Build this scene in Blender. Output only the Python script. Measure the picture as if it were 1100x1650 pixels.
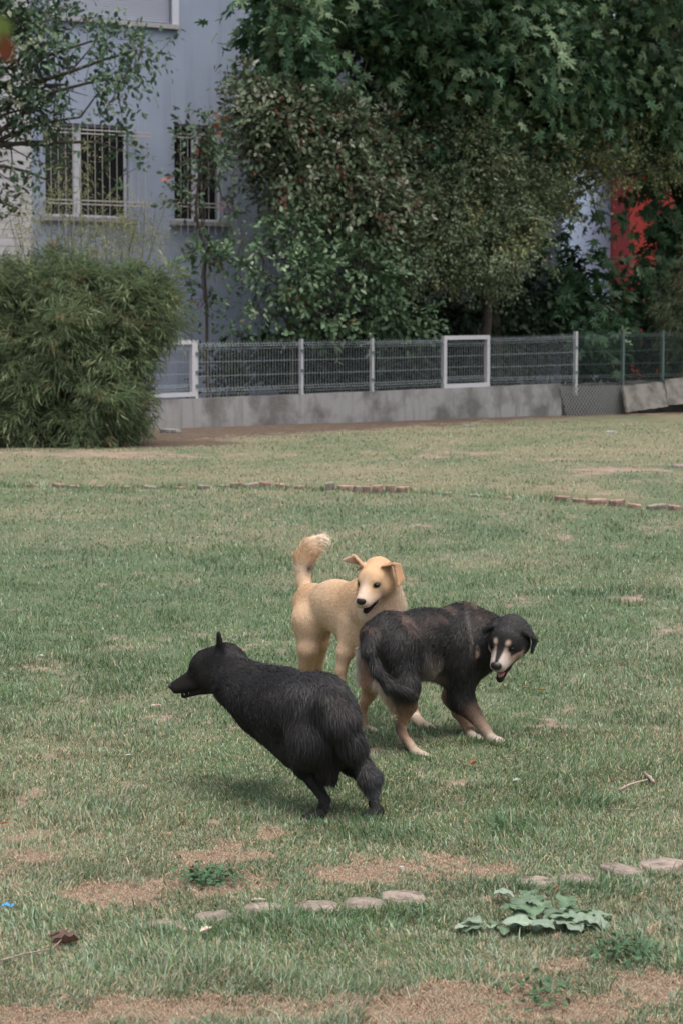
import bpy, math, random
import numpy as np
from mathutils import Vector, Matrix

for o in list(bpy.data.objects):
    bpy.data.objects.remove(o, do_unlink=True)
scene = bpy.context.scene
COL = scene.collection
RNG = np.random.default_rng(7)
random.seed(7)
R = math.radians

# ------------------------------------------------------------------ camera
FPX = 3400.0; CAM_H = 1.6; HORIZ = 560.0
TH = math.atan((825.0-HORIZ)/FPX)
cam = bpy.data.cameras.new("camera")
cam.sensor_fit = 'VERTICAL'; cam.sensor_height = 36.0
cam.lens = FPX/1650.0*36.0
cam.clip_start = 0.1; cam.clip_end = 2000.0
cam.dof.use_dof = True; cam.dof.focus_distance = 8.2; cam.dof.aperture_fstop = 8.5
cam_o = bpy.data.objects.new("camera", cam); COL.objects.link(cam_o)
cam_o.location = (0, 0, CAM_H)
cam_o.rotation_euler = (math.pi/2-TH, 0, 0)
scene.camera = cam_o

# ------------------------------------------------------------------ sky and light
SUN_EL = 74.0; SUN_AZ = 140.0     # soft high light through thin cloud, behind the camera to the right
w = bpy.data.worlds.new("World"); scene.world = w; w.use_nodes = True
nt = w.node_tree; nt.nodes.clear()
sky = nt.nodes.new('ShaderNodeTexSky'); sky.sky_type = 'NISHITA'; sky.sun_disc = False
sky.sun_elevation = R(SUN_EL); sky.sun_rotation = R(SUN_AZ)
sky.air_density = 1.0; sky.dust_density = 5.0; sky.ozone_density = 0.8
bg = nt.nodes.new('ShaderNodeBackground'); bg.inputs['Strength'].default_value = 0.14
wo = nt.nodes.new('ShaderNodeOutputWorld')
hs = nt.nodes.new('ShaderNodeHueSaturation'); hs.inputs['Saturation'].default_value = 0.62   # thin cloud veils the blue
nt.links.new(sky.outputs[0], hs.inputs['Color']); nt.links.new(hs.outputs[0], bg.inputs[0]); nt.links.new(bg.outputs[0], wo.inputs[0])
sl = bpy.data.lights.new("sun", 'SUN'); sl.energy = 1.5; sl.angle = R(58); sl.color = (1.0, 0.97, 0.91)
so = bpy.data.objects.new("sun", sl); COL.objects.link(so)
sd = Vector((math.sin(R(SUN_AZ))*math.cos(R(SUN_EL)), math.cos(R(SUN_AZ))*math.cos(R(SUN_EL)), math.sin(R(SUN_EL))))
so.rotation_euler = sd.to_track_quat('Z', 'Y').to_euler()
scene.view_settings.view_transform = 'Standard'; scene.view_settings.look = 'None'
scene.view_settings.exposure = 0.76; scene.view_settings.gamma = 1.0
scene.view_settings.use_curve_mapping = False

# ------------------------------------------------------------------ camera maths: photo pixel + distance -> world point
_s, _c = math.sin(TH), math.cos(TH)
def ray(px, py):
    a = (np.asarray(px, float)-550.0)/FPX; b = (825.0-np.asarray(py, float))/FPX
    return np.stack(np.broadcast_arrays(a, _c+b*_s, -_s+b*_c), -1)
def P(px, py, d):
    r = ray(px, py); t = np.asarray(d, float)/r[..., 1]
    return r*t[..., None] + np.array([0, 0, CAM_H])
def G(px, py, z=0.0):
    r = ray(px, py); t = (z-CAM_H)/r[..., 2]
    return r*t[..., None] + np.array([0, 0, CAM_H])
def proj(p):
    p = np.asarray(p, float)-np.array([0, 0, CAM_H])
    f = p[..., 1]*_c - p[..., 2]*_s; u = p[..., 1]*_s + p[..., 2]*_c
    return 550+FPX*p[..., 0]/f, 825-FPX*u/f

# ------------------------------------------------------------------ noise
_LAT = np.random.default_rng(3).random((256, 256))
def vnoise(x, y):
    xi = np.floor(x).astype(int); yi = np.floor(y).astype(int)
    fx = x-xi; fy = y-yi; fx = fx*fx*(3-2*fx); fy = fy*fy*(3-2*fy)
    a = _LAT[xi & 255, yi & 255]; b = _LAT[(xi+1) & 255, yi & 255]
    c = _LAT[xi & 255, (yi+1) & 255]; d = _LAT[(xi+1) & 255, (yi+1) & 255]
    return (a*(1-fx)+b*fx)*(1-fy)+(c*(1-fx)+d*fx)*fy
def fbm(x, y, o=4):
    s = 0; a = .5; n = 0
    for i in range(o):
        s = s+a*vnoise(x*2**i+17.3*i, y*2**i+5.1*i); n += a; a *= .55
    return s/n
def sm(a, b, x):
    t = np.clip((x-a)/(b-a), 0, 1); return t*t*(3-2*t)
def nrm(v):
    return v/np.maximum(np.linalg.norm(v, axis=-1, keepdims=True), 1e-9)

# ------------------------------------------------------------------ mesh helpers
def mesh_np(name, V, faces, mat, parent=None, cols=None, smooth=True, mats=None):
    """faces: list of int arrays (n,k)"""
    me = bpy.data.meshes.new(name)
    V = np.asarray(V, np.float32)
    me.vertices.add(len(V)); me.vertices.foreach_set('co', V.ravel())
    faces = [np.asarray(f, np.int32) for f in faces if len(f)]
    nl = sum(f.size for f in faces); nf = sum(len(f) for f in faces)
    me.loops.add(nl); me.loops.foreach_set('vertex_index', np.concatenate([f.ravel() for f in faces]))
    me.polygons.add(nf)
    tot = np.concatenate([np.full(len(f), f.shape[1], np.int32) for f in faces])
    st = np.concatenate([[0], np.cumsum(tot)[:-1]]).astype(np.int32)
    me.polygons.foreach_set('loop_start', st); me.polygons.foreach_set('loop_total', tot)
    me.update(calc_edges=True)
    me.polygons.foreach_set('use_smooth', np.full(nf, smooth, bool))
    if cols is not None:
        at = me.color_attributes.new('Col', 'FLOAT_COLOR', 'POINT')
        c = np.ones((len(V), 4), np.float32); c[:, :3] = cols
        at.data.foreach_set('color', c.ravel())
    me.materials.append(mat)
    o = bpy.data.objects.new(name, me); COL.objects.link(o)
    if parent is not None:
        o.parent = parent
        o.matrix_parent_inverse = Matrix.Translation(-parent.location) if parent.type == 'EMPTY' else Matrix()
    return o
def tag(o, label=None, cat=None, group=None, kind=None):
    if label: o['label'] = label
    if cat: o['category'] = cat
    if group: o['group'] = group
    if kind: o['kind'] = kind
    return o
def thing(name, loc, label, cat, group=None):
    o = bpy.data.objects.new(name, None); COL.objects.link(o)
    o.location = Vector([float(v) for v in loc]); o.empty_display_size = .1
    return tag(o, label, cat, group)

class MB:
    """collects polygons, linked as ONE mesh"""
    def __init__(s): s.v = []; s.f = {}; s.n = 0; s.c = []
    def add(s, V, F, col=None):
        V = np.asarray(V, float)
        for f in F:
            s.f.setdefault(len(f), []).append([i+s.n for i in f])
        s.v.append(V); s.n += len(V)
        s.c.append(np.tile(np.array(col if col is not None else (1, 1, 1), float), (len(V), 1)))
    def box(s, M, u0, u1, w0, w1, z0, z1, col=None):
        c = np.array([[u, v, z] for z in (z0, z1) for v in (w0, w1) for u in (u0, u1)], float)
        c = M(c)
        s.add(c, [(0, 2, 3, 1), (4, 5, 7, 6), (0, 1, 5, 4), (2, 6, 7, 3), (0, 4, 6, 2), (1, 3, 7, 5)], col)
    def tube(s, pts, rad, sides=6, col=None, cap=True):
        pts = np.asarray(pts, float); n = len(pts); rad = np.broadcast_to(rad, (n,))
        t = np.gradient(pts, axis=0) if n > 2 else np.repeat((pts[1:]-pts[:1]), 2, 0)
        t = nrm(t); ref = np.array([0, 0, 1.]) if abs(t[0, 2]) < .9 else np.array([1., 0, 0])
        a = nrm(np.cross(t, ref)); b = np.cross(t, a)
        an = np.arange(sides)/sides*2*np.pi+np.pi/4
        V = pts[:, None]+rad[:, None, None]*(np.cos(an)[None, :, None]*a[:, None]+np.sin(an)[None, :, None]*b[:, None])
        F = []
        for i in range(n-1):
            for j in range(sides):
                k = (j+1) % sides
                F.append((i*sides+j, i*sides+k, (i+1)*sides+k, (i+1)*sides+j))
        if cap:
            F.append(tuple(range(sides))[::-1]); F.append(tuple(range((n-1)*sides, n*sides)))
        s.add(V.reshape(-1, 3), F, col)
    def build(s, name, mat, parent=None, smooth=False, colors=False):
        return mesh_np(name, np.concatenate(s.v), [np.array(v) for v in s.f.values()], mat, parent,
                       np.concatenate(s.c) if colors else None, smooth)
def frame(o, u, nrm_):
    o = np.array(o, float); u = np.array(u, float); nn = np.array(nrm_, float)
    return lambda c: o+c[:, :1]*u+c[:, 1:2]*nn+c[:, 2:3]*np.array([0, 0, 1.])
IDM = lambda c: c

# ------------------------------------------------------------------ materials
def mat(name, col=(.5, .5, .5), rough=.8, attr=False, noise=None, bump=None, spec=.3, transl=0, var=None, metallic=0):
    m = bpy.data.materials.new(name); m.use_nodes = True; t = m.node_tree; N = t.nodes; L = t.links
    b = N['Principled BSDF']; b.inputs['Roughness'].default_value = rough
    b.inputs['Specular IOR Level'].default_value = spec; b.inputs['Metallic'].default_value = metallic
    if attr:
        a = N.new('ShaderNodeAttribute'); a.attribute_name = 'Col'; src = a.outputs['Color']
    else:
        c = N.new('ShaderNodeRGB'); c.outputs[0].default_value = (*col, 1); src = c.outputs[0]
    tc = N.new('ShaderNodeTexCoord')
    for (sc, det, c2, lo, hi, st) in (noise or []):
        n = N.new('ShaderNodeTexNoise'); n.inputs['Scale'].default_value = sc if not isinstance(sc, tuple) else 1
        n.inputs['Detail'].default_value = det; n.inputs['Roughness'].default_value = .6
        if isinstance(sc, tuple):
            mp = N.new('ShaderNodeMapping'); mp.inputs['Scale'].default_value = sc
            L.new(tc.outputs['Object'], mp.inputs[0]); L.new(mp.outputs[0], n.inputs['Vector'])
        else: L.new(tc.outputs['Object'], n.inputs['Vector'])
        mr = N.new('ShaderNodeMapRange'); mr.inputs[1].default_value = lo; mr.inputs[2].default_value = hi
        mr.inputs[4].default_value = st
        L.new(n.outputs['Fac'], mr.inputs[0])
        mx = N.new('ShaderNodeMix'); mx.data_type = 'RGBA'; mx.inputs[7].default_value = (*c2, 1)
        L.new(mr.outputs[0], mx.inputs[0]); L.new(src, mx.inputs[6]); src = mx.outputs[2]
    L.new(src, b.inputs['Base Color'])
    if bump:
        n = N.new('ShaderNodeTexNoise'); n.inputs['Scale'].default_value = bump[0]; n.inputs['Detail'].default_value = 5
        L.new(tc.outputs['Object'], n.inputs['Vector'])
        bp = N.new('ShaderNodeBump'); bp.inputs['Strength'].default_value = bump[1]; bp.inputs['Distance'].default_value = bump[2]
        L.new(n.outputs['Fac'], bp.inputs['Height']); L.new(bp.outputs[0], b.inputs['Normal'])
    if transl:
        tr = N.new('ShaderNodeBsdfTranslucent'); L.new(src, tr.inputs[0])
        mx = N.new('ShaderNodeMixShader'); mx.inputs[0].default_value = transl
        L.new(b.outputs[0], mx.inputs[1]); L.new(tr.outputs[0], mx.inputs[2])
        L.new(mx.outputs[0], N['Material Output'].inputs[0])
    return m
M_grass = mat('grass_blades', attr=True, rough=.6, spec=.25, transl=.3)
M_ground = mat('soil', attr=True, rough=.95, spec=.1, noise=[(9, 6, (.16, .12, .085), .45, .7, .6), (60, 4, (.30, .24, .18), .5, .75, .5)], bump=(55, .9, .02))
M_leaf = mat('leaves', attr=True, rough=.5, spec=.35, transl=.22)
M_bark = mat('bark', (.055, .045, .035), .9, noise=[(14, 5, (.10, .085, .065), .4, .7, .8)], bump=(30, .8, .02))
M_green_stem = mat('green_stem', (.10, .11, .05), .7, noise=[(8, 3, (.15, .12, .07), .4, .7, .7)])
M_fur = mat('fur', attr=True, rough=.5, spec=.3)
M_skin = mat('dog_coat', attr=True, rough=.8, spec=.15)
M_eye = mat('dog_eye', (.012, .008, .006), .08, spec=.6)
M_nose = mat('dog_nose', (.012, .011, .011), .4, spec=.5, bump=(400, .4, .002))
M_tongue = mat('dog_tongue', (.42, .12, .12), .35, spec=.5)
M_teeth = mat('dog_teeth', (.62, .56, .46), .3)
M_conc = mat('concrete', (.27, .262, .258), .92, noise=[(1.1, 7, (.105, .10, .095), .44, .60, .9), ((7, 7, .6), 5, (.15, .145, .135), .5, .72, .8), (30, 4, (.38, .37, .35), .55, .8, .5)], bump=(45, .6, .01))
M_conc2 = mat('pale_concrete', (.19, .178, .155), .92, noise=[(2.2, 5, (.09, .085, .075), .45, .62, .9), (2.1, 3, (.07, .065, .055), .62, .7, .8)], bump=(35, .6, .01))  # base colour lowered to hold the tree shade over the slabs
M_white = mat('white_paint', (.46, .45, .47), .5, noise=[(6, 4, (.36, .31, .27), .6, .8, .6)])
M_grille = mat('grille_paint', (.40, .37, .37), .6)
M_wire = mat('galvanised_wire', (.34, .38, .40), .5, spec=.4)
M_oldc = mat('old_rough_concrete', (.10, .098, .09), .95, noise=[(2.2, 7, (.06, .062, .052), .42, .62, .9), (14, 4, (.22, .21, .20), .55, .8, .6)], bump=(16, .9, .03))
M_net = mat('netting_wire', (.22, .23, .22), .6)  # wire colour darkened in place of shade from the trees
M_wire_dk = mat('dull_green_wire', (.10, .14, .13), .6)
M_stucco = mat('blue_stucco', (.30, .345, .435), .95, spec=.1, noise=[(.5, 5, (.23, .265, .345), .4, .7, .6), ((3, 3, .25), 5, (.20, .225, .28), .50, .72, .6), (60, 3, (.25, .275, .37), .5, .8, .5)], bump=(90, .5, .01))
M_pbrick = mat('pale_cladding', (.45, .44, .45), .9, noise=[(3, 4, (.33, .32, .33), .45, .7, .7)], bump=(40, .5, .01))
M_frame = mat('window_frame_paint', (.50, .51, .56), .5)
M_glass = mat('dark_glass', (.014, .016, .015), .12, spec=.45)
M_sill = mat('stone_sill', (.33, .32, .33), .85, noise=[(8, 4, (.22, .20, .19), .5, .7, .7)])
M_shut = mat('shutter_slats', (.36, .38, .44), .6)
M_red = mat('red_render', (.36, .045, .04), .9, noise=[(2, 4, (.28, .04, .035), .4, .7, .7)])
M_lblue = mat('pale_blue_render', (.56, .72, .95), .9, noise=[(1.2, 4, (.48, .62, .84), .4, .7, .7)])
M_log = mat('weathered_log', attr=True, rough=.95, spec=.1, noise=[(22, 6, (.085, .07, .055), .46, .64, .8), (90, 3, (.34, .30, .26), .55, .8, .5)], bump=(80, .7, .006))
M_dead = mat('dead_leaf', attr=True, rough=.75, transl=.15)
M_blue = mat('blue_plastic', (.05, .28, .62), .35)
M_room = mat('dark_room', (.03, .03, .03), .95)

# ------------------------------------------------------------------ terrain
# the lower lawn, then a small step (the old log edging) up to the upper lawn
EDGE = [(-400, 776), (0, 779), (320, 784), (480, 786), (660, 790), (860, 798), (1000, 808), (1100, 818), (1600, 860)]
_ep = G(np.array([e[0] for e in EDGE]), np.array([e[1] for e in EDGE]))
def edge_y(x): return np.interp(x, _ep[:, 0], _ep[:, 1])
def ground_z(x, y):
    z = .035*(fbm(x*.5+3, y*.5+9, 3)-.5)+.02*(fbm(x*3, y*3, 3)-.5)
    step = sm(-.02, .05, y-edge_y(x))*.05
    return z*sm(3, 6, y)*.8+step
def soil_map(x, y):
    """0 = full grass, 1 = bare soil.  also returns dryness and long-grass maps"""
    px, py = proj(np.stack([x, y, np.zeros_like(x)], -1))
    n = fbm(x*2.6, y*1.6, 4); n2 = fbm(x*9+40, y*6, 3); nb = fbm(x*.8+8, y*.45+3, 3)
    b = np.zeros_like(x)
    for (cx, cy, rx, ry, s) in ((350, 1430, 110, 20, .9), (160, 1448, 90, 22, 1.0), (560, 1412, 105, 19, .92), (330, 1385, 80, 14, .75),
                                (60, 1385, 60, 9, .8), (800, 1405, 70, 9, .85), (330, 1636, 290, 26, .78), (760, 1630, 320, 34, .80),
                                (1050, 1590, 110, 35, .7), (40, 1650, 160, 25, .8), (100, 1540, 40, 20, .7), (840, 1560, 200, 18, .45), (640, 1395, 120, 18, .6),
                                (1010, 968, 40, 5, .9), (1000, 765, 130, 7, .75), (880, 745, 70, 5, .6), (760, 735, 130, 5, .4), (690, 740, 60, 6, .5), (30, 1290, 60, 20, .35),
                                (180, 738, 260, 6, .68), (800, 1060, 40, 5, .2)):
        b = np.maximum(b, s*np.exp(-(((px-cx)/rx)**2+((py-cy)/ry)**2)**1.2))
    n3 = fbm(x*34+9, y*20+4, 3)
    bare = sm(.36, .72, b+1.2*(n-.5)+1.1*(n2-.5)+.9*(n3-.5))
    bare = np.maximum(bare, sm(.62, .78, n*.65+n2*.35)*.55*sm(1200, 1450, py))
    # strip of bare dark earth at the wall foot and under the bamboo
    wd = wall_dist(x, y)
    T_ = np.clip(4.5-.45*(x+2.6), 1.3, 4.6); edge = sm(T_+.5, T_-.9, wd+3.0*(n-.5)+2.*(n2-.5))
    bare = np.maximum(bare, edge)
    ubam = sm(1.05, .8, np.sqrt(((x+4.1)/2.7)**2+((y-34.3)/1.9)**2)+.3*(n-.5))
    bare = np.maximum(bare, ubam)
    dry = .20+.95*(nb-.5)+.7*(n-.5)
    up = sm(-.5, .5, y-edge_y(x))
    dry = dry+up*.24+.30*sm(1250, 1430, py)+.12*sm(1500, 1650, py)-.10*np.exp(-((py-1050)/160)**2)
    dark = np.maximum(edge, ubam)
    return bare, np.clip(dry, 0, 1), dark, px, py
# the low wall line (used by the soil map)
WA = G(255, 696); WB = G(932, 672)
WU = (WB-WA)/np.linalg.norm(WB-WA); WN = np.array([WU[1], -WU[0], 0])   # towards the camera
def wall_dist(x, y):
    return (x-WA[0])*WN[0]+(y-WA[1])*WN[1]

def axis(parts):
    out = []
    for a, b, n in parts: out.append(np.linspace(a, b, n, endpoint=False))
    out.append([parts[-1][1]]); return np.concatenate(out)
gx = axis([(-400, -60, 12), (-60, -12, 20), (-12, -3, 90), (-3, 3, 200), (3, 12, 90), (12, 60, 20), (60, 400, 12)])
gy = axis([(-60, 3, 12), (3, 12, 300), (12, 22, 120), (22, 27, 110), (27, 52, 170), (52, 120, 30), (120, 900, 20)])
X, Y = np.meshgrid(gx, gy); xf, yf = X.ravel(), Y.ravel()
Z = ground_z(xf, yf)
bare, dry, dark, _, _ = soil_map(xf, yf)
n = fbm(xf*5, yf*5, 3)[:, None]
n9 = fbm(xf*22, yf*16, 3)[:, None]
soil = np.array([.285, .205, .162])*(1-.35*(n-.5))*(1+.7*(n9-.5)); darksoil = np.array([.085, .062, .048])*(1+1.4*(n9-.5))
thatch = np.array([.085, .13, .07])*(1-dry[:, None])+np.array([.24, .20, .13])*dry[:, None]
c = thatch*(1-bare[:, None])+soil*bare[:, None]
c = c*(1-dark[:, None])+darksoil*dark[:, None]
nx, ny = len(gx), len(gy)
i = np.arange(ny-1)[:, None]*nx+np.arange(nx-1)[None]; i = i.ravel()
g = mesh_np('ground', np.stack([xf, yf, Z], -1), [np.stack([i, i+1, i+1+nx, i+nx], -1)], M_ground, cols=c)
tag(g, kind='structure')

# ------------------------------------------------------------------ grass
STUMPS = []
for (px_, py_, w_) in ((263,1496,66),(342,1485,66),(432,1475,68),(505,1468,68),(584,1463,70),(653,1452,70),(860,1425,72),(930,1417,68),(998,1408,70),(1066,1400,72)):
    q_ = G(px_, py_); STUMPS.append((q_[0], q_[1], w_*.5*q_[1]/FPX))
def blades(name, px, py, hmul=1., wmul=1., lean=None, tint=None, keepbare=0.0, zoff=0, straw=0.0, only_bare=False, vari=.4):
    p = G(px, py); x, y = p[:, 0], p[:, 1]
    bare, dry, dark, _, _ = soil_map(x, y)
    r = RNG.random(len(x))
    thin = .45*sm(.5, .3, fbm(x*7+3, y*5+8, 3))
    k = r > np.clip(np.maximum(bare*(1.0-keepbare)*np.where(dark > .4, 1.0, .84), thin), 0, .985)
    if only_bare: k &= bare > .2
    for (sx, sy, sr) in STUMPS: k &= ((x-sx)**2+(y-sy)**2*1.3) > (sr*(.92+.25*RNG.random(len(x))))**2
    x, y, dry, bare, dark = x[k], y[k], dry[k], bare[k], dark[k]; n = len(x)
    z = ground_z(x, y)
    d = y
    tuft = sm(.45, .75, fbm(x*4+11, y*4+2, 3))
    tuft2 = sm(.62, .80, fbm(x*1.6+31, y*1.6+7, 2))
    up = sm(-.2, .2, y-edge_y(x))
    h = (.009+.015*RNG.random(n)+.020*tuft*RNG.random(n)+.014*tuft2)*(1-.65*bare)*(1-.25*up)*hmul
    h = h*(1+.030*np.clip(d-8, 0, 30))
    h = h*np.where(RNG.random(n) < .03, 1.8, 1)
    wd = (.0018+.00027*d)*(.7+.6*RNG.random(n))*wmul
    yaw = RNG.random(n)*2*np.pi+1.2*fbm(x*3, y*3, 2)
    ln = (R(18)+R(58)*RNG.random(n)) if lean is None else lean
    flow = fbm(x*2.2+5, y*2.2+50, 2)*4*np.pi
    dirv = np.stack([np.cos(yaw)+.7*np.cos(flow), np.sin(yaw)+.7*np.sin(flow), np.zeros(n)], -1); dirv = nrm(dirv)
    side = np.stack([-dirv[:, 1], dirv[:, 0], np.zeros(n)], -1)
    tw = RNG.random(n)*np.pi; side = side*np.cos(tw)[:, None]+dirv*np.sin(tw)[:, None]*.6
    L = h*1.35
    up_ = np.array([0, 0, 1.])
    base = np.stack([x, y, z-.003+zoff], -1)
    t1 = nrm(dirv*np.sin(ln*.5)[:, None]+up_*np.cos(ln*.5)[:, None])
    t2 = nrm(dirv*np.sin(ln*1.3)[:, None]+up_*np.cos(ln*1.3)[:, None])
    m = base+t1*(L*.5)[:, None]; tip = m+t2*(L*.5)[:, None]
    s = side*wd[:, None]*.5
    V = np.stack([base-s, base+s, m-s*.9, m+s*.9, tip], 1).reshape(-1, 3)
    i = np.arange(n)*5
    q = np.stack([i, i+1, i+3, i+2], -1); t = np.stack([i+2, i+3, i+4], -1)
    # colours
    rr = RNG.random(n)
    g1 = np.array([.078, .144, .060]); g2 = np.array([.158, .232, .102]); g3 = np.array([.082, .160, .092])
    st = np.array([.46, .40, .28]); st2 = np.array([.30, .25, .165]); pale = np.array([.30, .38, .27])
    a = RNG.random((n, 1)); c = g1*(1-a)+g2*a
    bl = sm(.5, .7, fbm(x*.9+60, y*.9+20, 3))[:, None]; c = c*(1-.5*bl)+g3*.5*bl
    pd = np.clip(.05+dry*.62+straw, 0, .97)
    pd = np.clip(pd+.5*bare, 0, .97)
    isd = (rr < pd*.72)[:, None]; isp = ((rr >= pd*.72) & (rr < pd*1.15+.12))[:, None]
    sc = st*(1-a)+st2*a
    c = np.where(isd, sc, np.where(isp, pale, c))
    c = c*(1-vari+2*vari*RNG.random((n, 1)))
    if tint is not None: c = c*np.array(tint)
    C = np.repeat(c[:, None], 5, 1)
    C[:, :2] = C[:, :2]*.6+np.array([.22, .19, .11])*.4*(.7)
    o = mesh_np(name, V, [q, t], M_grass, cols=C.reshape(-1, 3))
    return o
def pts(n, x0, x1, y0, y1): return x0+(x1-x0)*RNG.random(n), y0+(y1-y0)*RNG.random(n)
def cat2(*a): return np.concatenate([q[0] for q in a]), np.concatenate([q[1] for q in a])
NB = 1.0
a = cat2(pts(int(430000*NB), -40, 1140, 683, 1700), pts(int(120000*NB), -500, -40, 683, 1700), pts(int(120000*NB), 1140, 1600, 683, 1700))
# extra tufts of longer grass
tx, ty = [], []
for (cx, cy, rx, ry, n_) in ((823, 1335, 36, 13, 900), (610, 1345, 60, 14, 700), (160, 1310, 60, 14, 500), (400, 1505, 200, 18, 2600), (620, 1480, 90, 10, 900), (900, 1435, 160, 10, 1200), (1080, 1550, 70, 18, 900), (865, 1615, 22, 12, 350),
                             (340, 1425, 30, 9, 500), (260, 1560, 200, 24, 1800), (960, 1300, 60, 12, 500), (380, 915, 90, 10, 600), (60, 1120, 90, 20, 600), (500, 1490, 180, 12, 1500), (60, 1490, 70, 20, 700)):
    tx.append(cx+rx*RNG.normal(size=n_)*.6); ty.append(cy+ry*RNG.normal(size=n_)*.6)
PAWS = ((677, 1221), (594, 1185), (798, 1200), (766, 1195), (687, 1177), (505, 1331), (600, 1325))
tx.append(950*RNG.random(3200)-30); ty.append(np.interp(tx[-1], [e[0] for e in EDGE], [e[1] for e in EDGE])+4+2.2*RNG.normal(size=3200))
for (cx, cy) in PAWS:
    tx.append(cx+13*RNG.normal(size=150)); ty.append(cy+1.5+2.6*RNG.normal(size=150))
for (px_, py_, w_) in ((263,1496,66),(342,1485,66),(432,1475,68),(505,1468,68),(584,1463,70),(653,1452,70),(860,1425,72),(930,1417,68),(998,1408,70),(1066,1400,72)):
    tx.append(px_+w_*.42*RNG.normal(size=170)); ty.append(py_+14+3*RNG.random(170))
tag(blades('grass', *a), 'patchy green and straw coloured lawn grass', 'grass', kind='stuff')
tag(blades('long_grass', np.concatenate(tx), np.concatenate(ty), hmul=1.55, wmul=1.15, keepbare=.6, tint=(.92, 1.0, .95)), 'longer darker green tufts in the lawn', 'grass', kind='stuff')
a = cat2(pts(70000, -60, 1160, 1180, 1700))
tag(blades('dry_clippings', *a, hmul=.95, wmul=.8, lean=np.pi/2*.98*np.ones(1), keepbare=.9, zoff=.004, straw=.9, tint=(1.08, .95, .88)), 'dry straw clippings lying on the bare earth patches', 'clippings', kind='stuff')
tag(blades('thatch', *pts(420000, -60, 1160, 1340, 1700), hmul=1.3, wmul=.62, lean=np.pi/2*.97*np.ones(1), keepbare=1.0, zoff=.005, straw=.9, tint=(1.12, .88, .90), only_bare=True, vari=.62), 'fine brown and straw coloured thatch covering the bare earth patches', 'thatch', kind='stuff')
# ------------------------------------------------------------------ low wall and fence
def on_plane(O, U, Nn):
    """photo pixel -> (u, z) on the vertical plane through O along U"""
    def f(px, py):
        r = ray(px, py); c0 = np.array([0, 0, CAM_H]); t = np.dot(np.array(O)-c0, Nn)/(r@Nn)
        p = r*np.asarray(t)[..., None]+c0
        return (p-O)@U, p[..., 2]
    return f
fw = on_plane(WA, WU, WN)
FR = frame(WA, WU, WN)
def rough_prism(mb, fr, us, top, w0, w1, z0, jit=.006, col=None):
    """a wall of given top height per station"""
    n = len(us); V = []
    for k, u in enumerate(us):
        j = jit*(RNG.random(4)-.5)
        V += [[u, w0, z0], [u, w1+j[0], z0], [u, w1+j[1], (top[k]+z0)/2], [u, w1-.012+j[2], top[k]-.0], [u, w0, top[k]+j[3]*.6]]
    V = fr(np.array(V, float)); F = []
    for k in range(n-1):
        for e in range(5):
            e2 = (e+1) % 5
            F.append((k*5+e, (k+1)*5+e, (k+1)*5+e2, k*5+e2))
    F.append((0, 1, 2, 3, 4)); F.append(tuple((n-1)*5+q for q in (4, 3, 2, 1, 0)))
    mb.add(V, F, col)
u_r, _ = fw(904, 640)
us = np.linspace(0, float(u_r), 60)
topz = np.interp(us, [0, float(u_r)], [.60, .78])+.012*(fbm(us*1.3, us*0+4, 3)-.5)
wall = thing('concrete_wall', FR(np.array([[u_r/2, 0, 0]]))[0], 'low weathered grey concrete wall under the white fence, beyond the lawn', 'wall')
mb = MB(); rough_prism(mb, FR, us, topz, -.22, 0, -.2); mb.build('wall_body', M_conc, wall)
mb = MB(); rough_prism(mb, FR, [-.20, -.004], [.61, .60], -.9, .03, -.2, .01); mb.build('end_pier', M_conc, wall)
# the recessed rough stretch behind chain link
back = thing('rough_retaining_wall', FR(np.array([[u_r+2, -.3, 0]]))[0], 'dark recessed stretch of rough concrete wall behind the chain link netting', 'wall')
us2 = np.linspace(float(u_r)+.003, float(u_r)+11, 60)
mb = MB(); rough_prism(mb, FR, us2, .74+.05*(fbm(us2*2, us2*0, 3)-.5)+.015*(us2-us2[0]), -.5, -.20, -.2, .05); mb.build('wall_body', M_oldc, back)
net = MB(); uu0 = float(u_r)-.12; uu1 = float(fw(1012, 640)[0])
def netpt(s, z): return [s, .05+.04*math.sin(s*3)+(.08*(.7-z)), z]
for k in range(-8, int((uu1-uu0)/.105)+1):
    for sgn in (1, -1):
        pl = []
        for q in range(9):
            z = .02+.70*q/8; s = uu0+k*.105+(z if sgn > 0 else .72-z)*.9
            if uu0+.25*(.72-z) <= s <= uu1: pl.append(netpt(s, z))
        if len(pl) > 1: net.tube(FR(np.array(pl)), .0085, 4)
no = net.build('chain_link_netting', M_net, None)
tag(no, 'sagging chain link netting hung over the recessed end of the wall', 'netting')
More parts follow.
